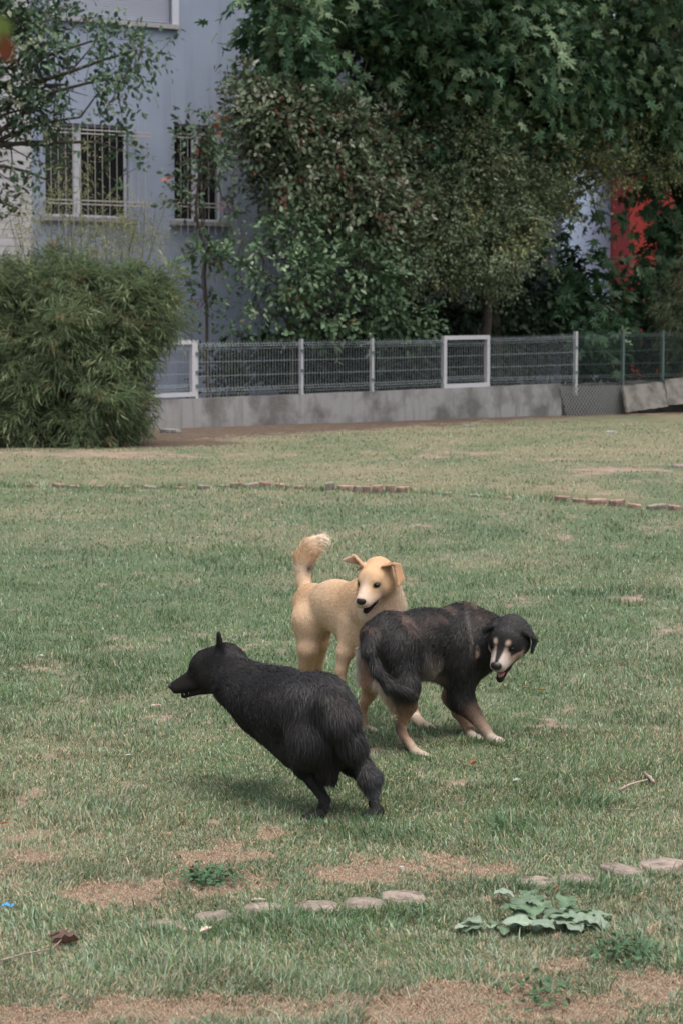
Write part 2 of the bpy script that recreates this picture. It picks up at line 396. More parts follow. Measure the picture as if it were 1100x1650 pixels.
# concrete slabs propped at the right
def slab(name, lab, corners, thick):
    # corners: photo px of bl, br, tr, tl; leaning plane just in front of the wall line
    def crn(c_, off):
        f = on_plane(WA+WN*off, WU, WN); a_, b_ = f(*c_); return np.array([a_, off, b_])
    q = [crn(corners[0], .46), crn(corners[1], .46), crn(corners[2], .17), crn(corners[3], .17)]; fr = FR
    nu, nz = 12, 8; V = []
    for a_ in range(nz+1):
        for b_ in range(nu+1):
            s, t_ = b_/nu, a_/nz
            uu, ww, zz = (1-t_)*((1-s)*q[0]+s*q[1])+t_*((1-s)*q[3]+s*q[2])
            e = .012*(RNG.random()-.5)
            V.append([uu+(e*2 if b_ in (0, nu) else 0), ww+e, zz+(e*2 if a_ in (0, nz) else 0)])
    V = np.array(V, float); n0 = len(V); V2 = V.copy(); V2[:, 1] -= thick
    V = np.concatenate([V, V2]); F = []
    W = nu+1
    for a_ in range(nz):
        for b_ in range(nu):
            i = a_*W+b_; F.append((i, i+1, i+W+1, i+W)); F.append((n0+i, n0+i+W, n0+i+W+1, n0+i+1))
    for b_ in range(nu):
        F.append((b_, b_+n0, b_+1+n0, b_+1)); i = nz*W+b_; F.append((i, i+1, i+1+n0, i+n0))
    for a_ in range(nz):
        i = a_*W; F.append((i, i+W, i+W+n0, i+n0)); i += nu; F.append((i, i+n0, i+W+n0, i+W))
    m = MB(); m.add(fr(V), F); return tag(m.build(name, M_conc2), lab, 'slab', 'concrete slabs propped against the wall')
slab('concrete_slab', 'pale broken concrete slab with dark stains leaning beside the chain link netting', [(1011, 664), (1076, 655), (1066, 615), (1003, 623)], .07)
slab('concrete_slab', 'concrete slab cut by the right edge of the photo, leaning on the wall', [(1076, 653), (1150, 648), (1146, 604), (1071, 612)], .08)
def stone(name, lab, px, py, l, wd, h, col, yaw=0, catg='stone', grp=None, mm=None, zoff=0):
    p = G(px, py); z = ground_z(p[None, 0], p[None, 1])[0]
    r_ = np.random.default_rng(int(px*7+py)); V = []; F = []; ns = 9
    for k, (zz, s) in enumerate(((-.3, .95), (.3, 1.05), (.85, .95), (1, .7))):
        for j in range(ns):
            a_ = j/ns*2*np.pi; rr = s*(1+.18*(r_.random()-.5))
            V.append([l*.5*rr*math.cos(a_), wd*.5*rr*math.sin(a_), h*zz+h*.1*(r_.random()-.5)])
    for k in range(3):
        for j in range(ns): F.append((k*ns+j, k*ns+(j+1) % ns, (k+1)*ns+(j+1) % ns, (k+1)*ns+j))
    F.append(tuple(3*ns+j for j in range(ns)))
    V = np.array(V); c_, s_ = math.cos(yaw), math.sin(yaw)
    V[:, :2] = V[:, :2]@np.array([[c_, s_], [-s_, c_]])
    m = MB(); m.add(V+np.array([p[0], p[1], z+zoff]), F, col)
    return tag(m.build(name, mm or M_log, colors=True), lab, catg, grp)
stone('broken_slab', 'small flat broken slab lying at the left corner of the concrete wall', 275, 702, .5, .16, .08, (.30, .29, .27), -.7, 'slab')
stone('stone', 'dark flat rock at the foot of the chain link netting', 928, 664, .5, .25, .12, (.16, .16, .16), .3)
stone('stone', 'small pale stone on the dry lawn below the wall, right of centre', 752, 691, .20, .12, .03, (.30, .28, .25), 0)
stone('stone', 'whitish stone on the upper lawn below the propped slabs', 981, 702, .26, .12, .04, (.34, .33, .31), .2)
stone('stone', 'pale flat stone at the right photo edge on the upper lawn', 1096, 759, .24, .13, .04, (.32, .26, .23), .2)

# fence: posts, mesh panels with V folds, framed gates
def wires(mb, fr, u0, u1, z0, z1, w=0.0, step=.075, r1=.0042, z0b=None, z1b=None, folds=((.06, .16), (.86, .95))):
    """vertical wires bent out at the folds, horizontal wires at fold edges and the middle"""
    z0b = z0 if z0b is None else z0b; z1b = z1 if z1b is None else z1b
    def zz(u, t):
        s = (u-u0)/(u1-u0); a_ = z0+(z0b-z0)*s; b_ = z1+(z1b-z1)*s; return a_+(b_-a_)*t
    ts = [(0, 0)]
    for (a_, b_) in folds: ts += [(a_, 0), ((a_+b_)/2, .045), (b_, 0)]
    ts.append((1, 0))
    k = 0; n_ = max(2, int((u1-u0)/step))
    for i_ in range(n_+1):
        u = u0+(u1-u0)*i_/n_
        mb.tube(fr(np.array([[u, w+d_, zz(u, t_)] for t_, d_ in ts])), r1, 4, cap=False)
    for t_, d_ in ts[1:-1]+[(.38, 0), (.63, 0)]:
        mb.tube(fr(np.array([[u0, w+d_+.006, zz(u0, t_)], [u1, w+d_+.006, zz(u1, t_)]])), r1*1.1, 4, cap=False)
def fpost(mb, u, z0, z1, r=.03, col=None):
    mb.box(FR, u-r, u+r, -.10-r, -.10+r, z0, z1, col)
fence = thing('mesh_fence', FR(np.array([[5.5, -.1, .7]]))[0], 'galvanised wire mesh fence with white posts on top of the low concrete wall', 'fence')
def UZ(px, py): a_, b_ = fw(px, py); return float(a_), float(b_)
posts_px = [(321, 641, 548), (491, 634, 546), (604, 631, 545)]
for (px, pb, pt) in posts_px:
    u, zt = UZ(px, pt); z0 = float(np.interp(u, us, topz))
    m = MB(); fpost(m, u, z0-.01, zt, .032); m.build('post', M_white, fence)
u, zt = UZ(932, 534); m = MB(); fpost(m, u, .5, zt, .04); m.build('post', M_white, fence)
for px in (1008, 1072, 1130):
    u, zt = UZ(px, 532); m = MB(); fpost(m, u, .5, zt, .035); m.build('post', M_wire_dk, fence)
def panel(pa, pb, ta, tb, mm, wz=.06):
    ua, za = UZ(pa, ta); ub, zb = UZ(pb, tb)
    m = MB(); g = lambda u: float(np.interp(u, list(us)+list(us2), list(topz)+[.76]*len(us2)))+wz
    wires(m, FR, ua+.04, ub-.04, g(ua)-.05, za-.02, -.055, z0b=g(ub)-.05, z1b=zb-.02)
    return m.build('mesh_panel', mm, fence)
panel(321, 491, 548, 546, M_wire); panel(491, 604, 546, 545, M_wire); panel(604, 717, 545, 543, M_wire)
panel(791, 932, 541, 536, M_wire); panel(932, 1008, 536, 534, M_wire_dk); panel(1008, 1072, 534, 532, M_wire_dk); panel(1072, 1130, 532, 530, M_wire_dk)
# small black clamps on posts
for px, q in ((321, (570, 600, 622)), (491, (565, 597)), (604, (568, 612)), (932, (560, 600))):
    for py in q:
        u, z = UZ(px, py); m = MB(); m.box(FR, u-.04, u+.04, -.07, -.045, z-.03, z+.03); m.build('clamp', M_wire_dk, fence)
def gate(lab, pa, pb, ta, tb, ba, bb, r, cutl=False):
    ua, za = UZ(pa, ta); ub, zb = UZ(pb, tb); _, wa = UZ(pa, ba); _, wb_ = UZ(pb, bb)
    g_ = thing('gate', FR(np.array([[(ua+ub)/2, -.08, wa]]))[0], lab, 'gate', 'white framed gates in the fence')
    m = MB()
    m.box(FR, ua, ua+2*r, -.13, -.13+2*r, wa, za)
    m.box(FR, ub-2*r, ub, -.13, -.13+2*r, wb_, zb)
    for (z_a, z_b, s) in ((za-2*r, zb-2*r, 1), (wa, wb_, 1)):
        V = [[ua+2*r, -.128, z_a], [ub-2*r, -.128, z_b], [ub-2*r, -.132+2*r, z_b], [ua+2*r, -.132+2*r, z_a],
             [ua+2*r, -.128, z_a+2*r], [ub-2*r, -.128, z_b+2*r], [ub-2*r, -.132+2*r, z_b+2*r], [ua+2*r, -.132+2*r, z_a+2*r]]
        m.add(FR(np.array(V, float)), [(0, 1, 2, 3), (7, 6, 5, 4), (0, 4, 5, 1), (2, 6, 7, 3)])
    m.build('frame', M_white, g_)
    m = MB(); wires(m, FR, ua+2*r+.02, ub-2*r-.02, wa+2*r, za-2*r, -.12, z0b=wb_+2*r, z1b=zb-2*r); m.build('mesh_panel', M_wire, g_)
    for z_ in (wa+.15, za-.2):
        m = MB(); m.box(FR, ua-.03, ua-.001, -.11, -.07, z_, z_+.1); m.build('hinge', M_wire_dk, g_)
gate('white framed gate at the left end of the fence beside the bamboo', 236, 318, 549, 548, 642, 639, .04)
gate('narrow white framed gate standing upright in the middle of the fence', 717, 791, 541, 540, 626, 623, .045)

# ------------------------------------------------------------------ house
d0 = 46.0; A = np.array([(90-550)/FPX*46.0, 46.0, 0]); B = np.array([(340-550)/FPX*47.8, 47.8, 0])
HU = (B-A)/np.linalg.norm(B-A); HN = np.array([HU[1], -HU[0], 0]); fh = on_plane(A, HU, HN); HF = frame(A, HU, HN)
def hz(px, py): a_, b_ = fh(px, py); return float(a_), float(b_)
house = thing('house', A, 'blue grey rendered two storey house behind the fence and trees', 'house')
WIN = []
def hwin(x0, x1, y0, y1):
    u0, z1 = hz(x0, y0); u1, z0 = hz(x1, y1); return (u0, u1, z0, z1)
W1 = hwin(72, 208, 196, 352); W2 = hwin(281, 358, 199, 358); W3 = hwin(90, 277, -110, 40)
W4 = hwin(692, 775, -90, 72)
W5 = (hz(430, 0)[0], hz(500, 0)[0], W2[2], W2[3])
W5 = hwin(432, 520, 205, 352)
u_l = hz(48, 300)[0]; u_rr = hz(905, 300)[0]; ZT = 13.0
wm = MB()
cols = [(W1[0], W1[1], [W1]), (W2[0], W2[1], [W2]), (W5[0], W5[1], [W5]), (W4[0], W4[1], [W4])]
# strips between windows; the upper left window overlaps the strips of the lower ones
xs = sorted(set([u_l, u_rr]+[w_[0] for w_ in (W1, W2, W3, W4, W5)]+[w_[1] for w_ in (W1, W2, W3, W4, W5)]))
for a_, b_ in zip(xs[:-1], xs[1:]):
    mid = (a_+b_)/2; z = -.2
    for w_ in sorted([w_ for w_ in (W1, W2, W3, W4, W5) if w_[0] < mid < w_[1]], key=lambda q: q[2]):
        wm.box(HF, a_, b_, -.25, 0, z, w_[2]); z = w_[3]
    wm.box(HF, a_, b_, -.25, 0, z, ZT)
wm.box(HF, u_l, u_l+.25, -9, -.25, -.2, ZT); wm.box(HF, u_rr-.25, u_rr, -9, -.25, -.2, ZT)
wm.build('wall', M_stucco, house)
m = MB(); m.box(HF, u_l-.4, u_rr+.4, -9.3, .4, ZT+.003, ZT+.25); m.build('roof', M_sill, house)
m = MB(); m.box(HF, u_l+.26, u_rr-.26, -2.5, -2.4, -.1, ZT-.1); m.box(HF, u_l+.26, u_rr-.26, -2.39, -.26, 3.3, 3.35); m.build('interior_partition', M_room, house)
def window(w_, mull, grille=None, shutter=False, label=None):
    u0, u1, z0, z1 = w_; fr = MB(); t_ = .055
    fr.box(HF, u0, u0+t_, -.19, -.12, z0, z1); fr.box(HF, u1-t_, u1, -.19, -.12, z0, z1)
    fr.box(HF, u0+t_, u1-t_, -.19, -.12, z0, z0+t_); fr.box(HF, u0+t_, u1-t_, -.19, -.12, z1-t_, z1)
    for s, ww in mull:
        c_ = u0+(u1-u0)*s; fr.box(HF, c_-ww/2, c_+ww/2, -.188, -.115, z0+t_+.001, z1-t_-.001)
    f = fr.build('window', M_frame, house)
    g_ = MB(); g_.box(HF, u0+t_-.01, u1-t_+.01, -.165, -.155, z0+t_-.01, z1-t_+.01); g_.build('pane', M_glass, f)
    s_ = MB(); s_.box(HF, u0-.12, u1+.15, -.12, .09, z0-.10, z0-.003); s_.build('sill', M_sill, f)
    if shutter:
        s_ = MB(); k = z0+t_
        while k < z1-.05:
            s_.box(HF, u0+.02, u1-.02, -.11, -.095, k, k+.035); s_.box(HF, u0+.02, u1-.02, -.118, -.111, k+.035, k+.05); k += .05
        s_.build('shutter', M_shut, f)
        for e0, e1 in ((u1, u1+.16), (u0-.16, u0)):
            s_ = MB(); s_.box(HF, e0, e1, -.1, .05, z0-.003, z1+.1); s_.build('casing', M_frame, f)
    if grille:
        (ext, below, above, zb, zt_) = grille
        s_ = MB(); n_ = int((u1+ext-u0)/.17)
        for i_ in range(n_+1):
            u = u0+.03+i_*(u1+ext-u0-.06)/n_
            s_.tube(HF(np.array([[u, .28, z0-below], [u, .28, z1+above]])), .0085, 4)
        for z_ in (zb, zt_):
            for q in (-.04, .04):
                s_.box(HF, u0-.05, u1+ext+.1, .262, .298, z_+q-.014, z_+q+.014)
            for u in (u0-.03, u1+.07): s_.box(HF, u-.015, u+.015, 0, .26, z_-.015, z_+.015)
        s_.build('grille', M_grille, f)
zb1 = hz(150, 328)[1]; zt1 = hz(150, 215)[1]
window(W1, [(.41, .16), (.36, .02)], (.32, .35, .12, zb1, zt1))
zb2 = hz(320, 332)[1]; zt2 = hz(320, 222)[1]
window(W2, [(.48, .16)], (.25, .3, .25, zb2, zt2))
window(W5, [(.5, .12)], (.2, .3, .2, zb2, zt2))
window(W3, [(.5, .1)], None, True); window(W4, [(.5, .1)], None, True)
# pale clad neighbour at the far left
neigh = thing('house', HF(np.array([[u_l-2, .1, 0]]))[0], 'pale whitish clad house corner at the far left beyond the bamboo', 'house')
m = MB(); k = -.2
while k < ZT:
    m.box(HF, u_l-6, u_l-.003, .06, .15+.01*(int(k*10) % 2), k, k+.17); m.box(HF, u_l-6, u_l-.003, .06, .13, k+.17, k+.18); k += .18
m.box(HF, u_l-6, u_l-.003, -8, .06, -.2, ZT); m.build('cladding', M_pbrick, neigh)
m = MB(); m.box(HF, u_l-2.4, u_l-2.0, .17, .3, 0, ZT); m.build('pilaster', M_frame, neigh)
m = MB(); m.box(HF, u_l-6.2, u_l-.003, -8.2, .4, ZT+.003, ZT+.2); m.build('roof', M_sill, neigh)
# houses behind on the right
def block(name, lab, px0, px1, d, depth, h, mm, wins, wm_, yaw=.1):
    x0 = (px0-550)/FPX*d; x1 = (px1-550)/FPX*d
    O = np.array([x0, d, 0.]); U = np.array([math.cos(yaw), math.sin(yaw), 0]); Nn = np.array([U[1], -U[0], 0]); f = frame(O, U, Nn); Lw = (x1-x0)
    t_ = thing(name, O, lab, 'house'); m = MB(); m.box(f, 0, Lw, -depth, 0, -.2, h); m.build('wall', mm, t_)
    m = MB(); m.box(f, -.3, Lw+.3, -depth-.3, .3, h+.003, h+.25); m.build('roof', M_sill, t_)
    for (a_, b_, c_, e_) in wins:
        m = MB(); m.box(f, a_*Lw, a_*Lw+.07, .003, .06, c_, e_); m.box(f, b_*Lw-.07, b_*Lw, .003, .06, c_, e_); m.box(f, a_*Lw+.07, b_*Lw-.07, .003, .06, c_, c_+.07); m.box(f, a_*Lw+.07, b_*Lw-.07, .003, .06, e_-.07, e_)
        w_ = m.build('window', M_frame, t_); m = MB(); m.box(f, a_*Lw+.07, b_*Lw-.07, .003, .03, c_+.07, e_-.07); m.build('pane', M_glass, w_)
block('house', 'pale blue house glimpsed through leaves, left of the red one', 880, 1009, 66, 8, 7.6, M_lblue, ((.03, .16, 2.5, 4.2), (.03, .16, 5.3, 6.8)), 0)
block('house', 'bright red house wall glimpsed through dark leaves at the right', 1010, 1300, 63, 9, 6.9, M_red, ((.35, .5, 1.0, 2.6), (.7, .85, 3.9, 5.5)), 0, .05)
# ------------------------------------------------------------------ foliage
def T_oval(wd=.28):
    V = np.array([[0, 0, 0], [.38, wd, .05], [.38, -wd, .05], [.5, 0, -.02], [.8, wd*.6, .0], [.8, -wd*.6, .0], [1, 0, -.10]])
    return V, np.array([[0, 2, 3], [0, 3, 1], [3, 2, 5], [3, 4, 1], [3, 5, 6], [3, 6, 4]])
def T_narrow(wd=.048):
    V = np.array([[0, 0, 0], [.35, wd, .0], [.35, -wd, .0], [1, 0, -.22]])
    return V, np.array([[0, 2, 3], [0, 3, 1]])
def T_palmate():
    ang = []; rad = []
    for a, r in ((-150, .30), (-128, .46), (-105, .24), (-82, .70), (-74, .60), (-52, .36), (-40, .82), (-32, .74), (-20, .45), (-8, .86), (0, 1.), (8, .86), (20, .45), (32, .74), (40, .82), (52, .36), (74, .60), (82, .70), (105, .24), (128, .46), (150, .30)):
        ang.append(math.radians(a)); rad.append(r)
    ang = np.array(ang); rad = np.array(rad)
    V = np.stack([.25+rad*np.cos(ang)*.72, rad*np.sin(ang)*.62, -.16*rad**2+.05*np.abs(np.sin(ang*2.5))], -1)
    V = np.concatenate([[[.25, 0, .02]], V]); n = len(ang)
    return V, np.array([[0, i+1, i+2] for i in range(n-1)]+[[0, n, 1]])
TO, TN, TP = T_oval(), T_narrow(), T_palmate()
def place(name, T, pos, dr, nm, size, col, mat_, parent, backpale=None, label=None):
    V, F = T; n = len(pos)
    x = nrm(dr); y = nrm(np.cross(nm, x)); z = np.cross(x, y)
    W = pos[:, None]+size[:, None, None]*(V[None, :, :1]*x[:, None]+V[None, :, 1:2]*y[:, None]+V[None, :, 2:]*z[:, None])
    Fi = (F[None]+(np.arange(n)*len(V))[:, None, None]).reshape(-1, 3)
    C = np.repeat(col[:, None], len(V), 1).reshape(-1, 3)
    return mesh_np(name, W.reshape(-1, 3), [Fi], mat_, parent, C, smooth=False)
def rdir(n):
    return nrm(RNG.normal(size=(n, 3)))
def lobe_pts(lobes, n, shell=.55):
    """lobes: (px,py,d, rx_px, ry_px, depth_m, weight)"""
    w_ = np.array([l[6]*l[3]*l[4] for l in lobes], float); w_ /= w_.sum()
    k = RNG.choice(len(lobes), n, p=w_)
    C = np.array([P(l[0], l[1], l[2]) for l in lobes]); S = np.array([[l[3]*l[2]/FPX, l[5], l[4]*l[2]/FPX] for l in lobes])
    u = rdir(n); r = (shell+(1-shell)*RNG.random(n))[:, None]
    # lumpy outline
    lump = .70+.60*vnoise(u[:, 0]*2.3+k*7.1+9, u[:, 2]*2.3+u[:, 1]*1.7+k*3.3+9)
    return C[k]+u*r*S[k]*lump[:, None], nrm(u/S[k]*S[k].mean()), k, r[:, 0]
def foliage(lobes, ntw, nlf, twl, T, size, cols, parent, shell=.5, droop=.3, up=.55, gap=None, name='crown', spread=.9, special=None, huev=.25, clump=1.1, gate_=.33, tuft=1, tj=.10):
    p0, out, k, r = lobe_pts(lobes, ntw, shell)
    if gate_ > 0:       # open gaps: drop twigs where clump noise is low
        q = vnoise(p0[:, 0]*clump+31, p0[:, 2]*clump+p0[:, 1]*.6*clump+57)
        q2 = vnoise(p0[:, 0]*clump*2.7+3, p0[:, 2]*clump*2.7+p0[:, 1]*clump+5)
        keep = (.62*q+.38*q2) > gate_; p0, out, r = p0[keep], out[keep], r[keep]
    if tuft > 1:
        j = nrm(np.repeat(out, tuft, 0)+1.1*rdir(len(out)*tuft)); p0 = np.repeat(p0, tuft, 0)+j*tj; out = j
    n = len(p0)
    td = nrm(out+.7*rdir(n)+np.array([0, 0, .15])); L = twl*(.6+.8*RNG.random(n))
    t = (np.arange(nlf)+.5)/nlf
    pos = p0[:, None]+td[:, None]*(L[:, None]*t[None])[..., None]+np.array([0, 0, -1.])*(droop*L[:, None]*t[None]**2)[..., None]
    m = n*nlf
    pos = pos.reshape(-1, 3)+twl*.13*RNG.normal(size=(m, 3))
    dr = np.repeat(td, nlf, 0)+spread*rdir(m)+np.array([0, 0, -droop])
    nm = nrm(np.array([0, 0, up])+(1-up)*np.repeat(out, nlf, 0)+.45*rdir(m))
    sz = size*(.55+.75*RNG.random(m))
    a = RNG.random((m, 1)); b = np.repeat(RNG.random((n, 1)), nlf, 0)
    c = np.array(cols[0])*(1-a)+np.array(cols[1])*a
    c = c*(1-huev*.5+huev*b)
    if len(cols) > 2:                      # (rgb, fraction by twig, only towards tips)
        for (c3, fr_) in cols[2:]:
            on = np.repeat(RNG.random(n) < fr_, nlf)&(RNG.random(m) < .75)
            c[on] = np.array(c3)*(.7+.6*RNG.random((on.sum(), 1)))
    if special: c = special(pos, c)
    o = place(name, T, pos, dr, nm, sz, c, M_leaf, parent)
    return o, p0, td, L
def limbs(name, base, mid, targets, r0, r1, mat_, parent, sides=7, wob=.12, twigs=None):
    mb = MB(); base = np.array(base, float)
    pl = [base]; prev = base
    for q in mid: pl.append(np.array(q, float))
    n = 10; P_ = np.array(pl); s = np.linspace(0, len(pl)-1, n)
    tr = np.stack([np.interp(s, np.arange(len(pl)), P_[:, k]) for k in range(3)], -1)
    tr[1:-1] += wob*.3*RNG.normal(size=(n-2, 3))*np.array([1, 1, .2])
    rr = np.linspace(r0, r0*.62, n); rr[0] *= 1.3; mb.tube(tr, rr, sides+3)
    for t_ in targets:
        t_ = np.array(t_, float); k = int(n*.45+RNG.random()*n*.5); st = tr[min(k, n-1)]
        m_ = 8; q = np.linspace(0, 1, m_)[:, None]
        cv = st*(1-q)+t_*q+np.array([0, 0, 1])*(q*(1-q))*.35*np.linalg.norm(t_-st)+wob*RNG.normal(size=(m_, 3))*np.sin(q*np.pi)*.5
        mb.tube(cv, np.linspace(r0*.5, r1, m_), sides)
        for _ in range(4):
            i_ = RNG.integers(3, m_); e = cv[i_]+rdir(1)[0]*(.6+.6*RNG.random())*max(.5, np.linalg.norm(t_-st)*.25)
            mb.tube(np.array([cv[i_], (cv[i_]+e)/2+.05*rdir(1)[0], e]), [r1*1.1, r1*.8, r1*.35], 4)
    if twigs is not None:
        p0, td, L = twigs; k = RNG.choice(len(p0), min(len(p0), 260), replace=False)
        for i_ in k:
            a_ = p0[i_]-td[i_]*L[i_]*.7
            mb.tube(np.array([a_, p0[i_], p0[i_]+td[i_]*L[i_]*.8]), [r1*.5, r1*.35, r1*.15], 3, cap=False)
    return mb.build(name, mat_, parent)
def tree(name, lab, cat_, base, mid, lobes, r0, r1, fkw, stem='trunk', bark=None, grp=None, nt=None):
    t_ = thing(name, base, lab, cat_, grp)
    o, p0, td, L = foliage(lobes, parent=t_, **fkw)
    tg = [P(l[0], l[1]+l[4]*.15, l[2]) for l in lobes][:nt]
    limbs(stem, base, mid, tg, r0, r1, bark or M_bark, t_, twigs=(p0, td, L)); return t_
def gp(px, d): q = P(px, 560, d); return np.array([q[0], d, -.05])

def DW(px):
    k = (np.asarray(px, float)-550)/FPX      # distance of the low wall at this photo column
    t = (k*WA[1]-WA[0])/(WU[0]-k*WU[1]); return WA[1]+t*WU[1]
def DH(px):
    k = (px-550)/FPX; t = (k*A[1]-A[0])/(HU[0]-k*HU[1]); return A[1]+t*HU[1]
def rd(px, d):
    q = DW(px)+.9+(d-42.3)*.75
    return float(min(q, DH(px)-.5)) if px < 880 else float(q)
_tree = tree
def tree2(name, lab, cat_, base, mid, lobes, *a_, **k_):
    pb, _ = proj(np.array(base)); b = gp(float(pb), rd(float(pb), base[1]))
    ms = []
    for m_ in mid:
        x_, y_ = proj(np.array(m_)); ms.append(P(float(x_), float(y_), rd(float(x_), m_[1])))
    return _tree(name, lab, cat_, b, ms, [(l[0], l[1], rd(l[0], l[2]))+tuple(l[3:]) for l in lobes], *a_, **k_)
# 1 big large-leaved tree over the top and right
DKG = (.034, .084, .042); MDG = (.080, .160, .072); LTG = (.20, .28, .155)
tree2('plane_tree', 'big tree with large lobed dark green leaves spreading over the top of the fence', 'tree', gp(800, 45.5), [P(790, 470, 45.5), P(770, 250, 45.3)],
     [(490, 65, 44, 92, 75, 1.3, 1), (455, 0, 43.5, 75, 55, 1.0, .8), (560, 90, 44.5, 110, 95, 1.5, 1), (610, -30, 44, 150, 110, 2, .9), (700, 90, 43.6, 100, 95, 1.4, 1), (800, 60, 42.8, 130, 110, 1.7, 1.1),
      (880, 130, 43, 110, 85, 1.6, 1), (960, 60, 43, 140, 120, 1.8, 1), (1070, 110, 43, 120, 130, 1.8, 1), (850, -90, 44, 280, 120, 2.6, .9), (640, 200, 45.5, 140, 90, 1.5, .8), (780, 260, 46, 140, 90, 1.5, .8),
      (760, -170, 38.5, 230, 80, 3, .5), (1050, -190, 37, 260, 90, 3.2, .6), (1250, -60, 38, 160, 130, 3, .5)],  # unseen lobes above the frame, added to shade the wall and slabs
     .2, .03, dict(ntw=6600, nlf=6, twl=.7, T=TP, size=.30, cols=[DKG, MDG, (LTG, .36), ((.26, .22, .06), .003)], shell=.35, droop=.45, up=.45, gate_=.41, clump=1.0))
tree2('plane_tree', 'large-leaved tree hanging in deep shade in front of the red house', 'tree', gp(1120, 46), [P(1110, 400, 46), P(1080, 250, 46)],
     [(1000, 180, 45, 90, 50, 1.2, .9), (1090, 260, 45, 60, 80, 1.3, .8), (1075, 190, 45, 90, 60, 1.2, 1), (1070, 440, 45, 75, 50, 1.1, .8), (960, 440, 44.6, 45, 40, .7, .4), (1085, 330, 44.6, 60, 45, 1.0, .5),
      (935, 505, 45, 80, 40, 1.1, .7), (1130, 420, 45, 80, 150, 1.5, 1), (1035, 330, 44.8, 40, 30, .6, .3), (985, 345, 44.4, 34, 40, .6, .28), (1090, 390, 44.8, 40, 30, .6, .7), (885, 420, 46.5, 28, 90, .8, .5)],
     .16, .03, dict(ntw=1750, nlf=6, twl=.6, T=TP, size=.33, cols=[DKG, MDG, (LTG, .08)], shell=.3, droop=.6, up=.4, gate_=.42, clump=1.3), nt=2)
# 2 olive small-leaved tree, yellowing tips
def ytip(pos, c):
    px, py = proj(pos); n_ = vnoise(pos[:, 0]*2.1+3, pos[:, 2]*2.1+9)
    on = RNG.random(len(c)) < np.clip(sm(860, 980, px)*.42+sm(.62, .85, n_)*.35, 0, .6)
    c[on] = np.array([.27, .26, .105])*(.6+.7*RNG.random((on.sum(), 1))); return c
tree2('small_leaved_tree', 'broad olive green tree with small leaves and yellowish branch tips', 'tree', gp(775, 43.6), [P(785, 500, 43.6), P(790, 400, 43.4)],
     [(750, 260, 43, 95, 85, 1.3, 1), (700, 330, 42.8, 70, 75, 1.0, 1), (820, 330, 42.6, 100, 80, 1.3, 1), (760, 400, 42.5, 120, 70, 1.3, 1), (880, 270, 42.6, 75, 55, .9, .9), (690, 420, 42.8, 80, 40, 1.0, .8),
      (950, 250, 42.4, 62, 26, .6, .7), (1010, 225, 42.2, 55, 22, .5, .7), (1060, 265, 42.1, 48, 26, .5, .7), (930, 325, 42.4, 50, 30, .5, .55), (985, 280, 42.3, 45, 26, .5, .5), (640, 400, 43, 60, 70, .9, .8), (805, 425, 42.9, 85, 36, 1.0, .7), (725, 190, 43.2, 70, 40, .9, .6)],
     .13, .02, dict(ntw=6200, nlf=9, twl=.38, T=TO, size=.088, cols=[(.095, .140, .068), (.170, .215, .122), ((.26, .29, .18), .22)], shell=.4, droop=.15, up=.5, gate_=.36, special=ytip, clump=1.2))
# 3 reddish shrub in the middle
tree2('reddish_shrub', 'tall dense shrub with grey green and rusty red leaves in front of the house wall', 'shrub', gp(560, 44), [P(540, 450, 44), P(500, 330, 44)],
     [(440, 190, 43.6, 80, 60, .9, 1), (520, 220, 43.4, 95, 75, 1.0, 1), (600, 250, 43.2, 80, 80, 1.0, 1), (470, 290, 43.6, 75, 55, .9, .9), (560, 330, 43, 85, 70, 1.0, 1), (620, 350, 43, 55, 75, .8, .8), (405, 150, 43.8, 38, 40, .6, .7), (398, 240, 43.8, 20, 45, .4, .5)],
     .06, .014, dict(ntw=2900, nlf=9, twl=.42, T=TO, size=.125, cols=[(.078, .122, .064), (.185, .230, .130), ((.15, .070, .050), .12), ((.30, .32, .23), .22)], shell=.4, droop=.35, up=.5, gate_=.33, clump=1.4), stem='stem')
# 4 glossy green shrub lower middle
tree2('green_shrub', 'bluish green leafy shrub pushing up behind the fence, left of centre', 'shrub', gp(470, 42.6), [P(470, 540, 42.6), P(480, 470, 42.5)],
     [(415, 398, 42.2, 62, 28, .6, .9), (340, 420, 42.2, 42, 20, .4, .5), (470, 440, 42, 65, 50, .7, 1), (560, 440, 42, 70, 50, .8, 1), (620, 430, 42.2, 55, 45, .7, .8), (405, 495, 42.3, 50, 28, .5, .55), (500, 510, 42.2, 75, 36, .7, .8), (600, 500, 42.4, 60, 40, .7, .7), (640, 500, 42.8, 60, 50, .8, .7), (470, 375, 42.4, 50, 30, .6, .7)],
     .05, .014, dict(ntw=1150, nlf=8, twl=.42, T=TO, size=.135, cols=[(.055, .110, .055), (.120, .195, .100), ((.22, .29, .18), .18), ((.2, .18, .06), .008)], shell=.35, droop=.3, up=.6, gate_=.36, clump=1.5), stem='stem')
# 5 slender sapling in front of the second window
tree2('sapling', 'slender sapling with sparse leaves standing in front of the narrow barred window', 'sapling', gp(336, 43), [P(334, 470, 43), P(330, 390, 43), P(312, 340, 43), P(328, 260, 43)],
     [(325, 215, 43, 40, 22, .35, 1), (305, 300, 43, 30, 40, .3, .7), (352, 255, 43, 24, 45, .3, .9), (345, 195, 43, 30, 20, .3, .7), (285, 262, 43, 22, 12, .2, .4), (335, 400, 43, 35, 25, .3, .6), (330, 480, 43, 22, 40, .3, .6), (372, 340, 43, 22, 30, .3, .4)],
     .035, .010, dict(ntw=170, nlf=6, twl=.32, T=TO, size=.13, cols=[(.045, .088, .050), (.085, .13, .07), ((.30, .09, .04), .05)], shell=.2, droop=.3, up=.5, gate_=.2, clump=2), stem='stem')
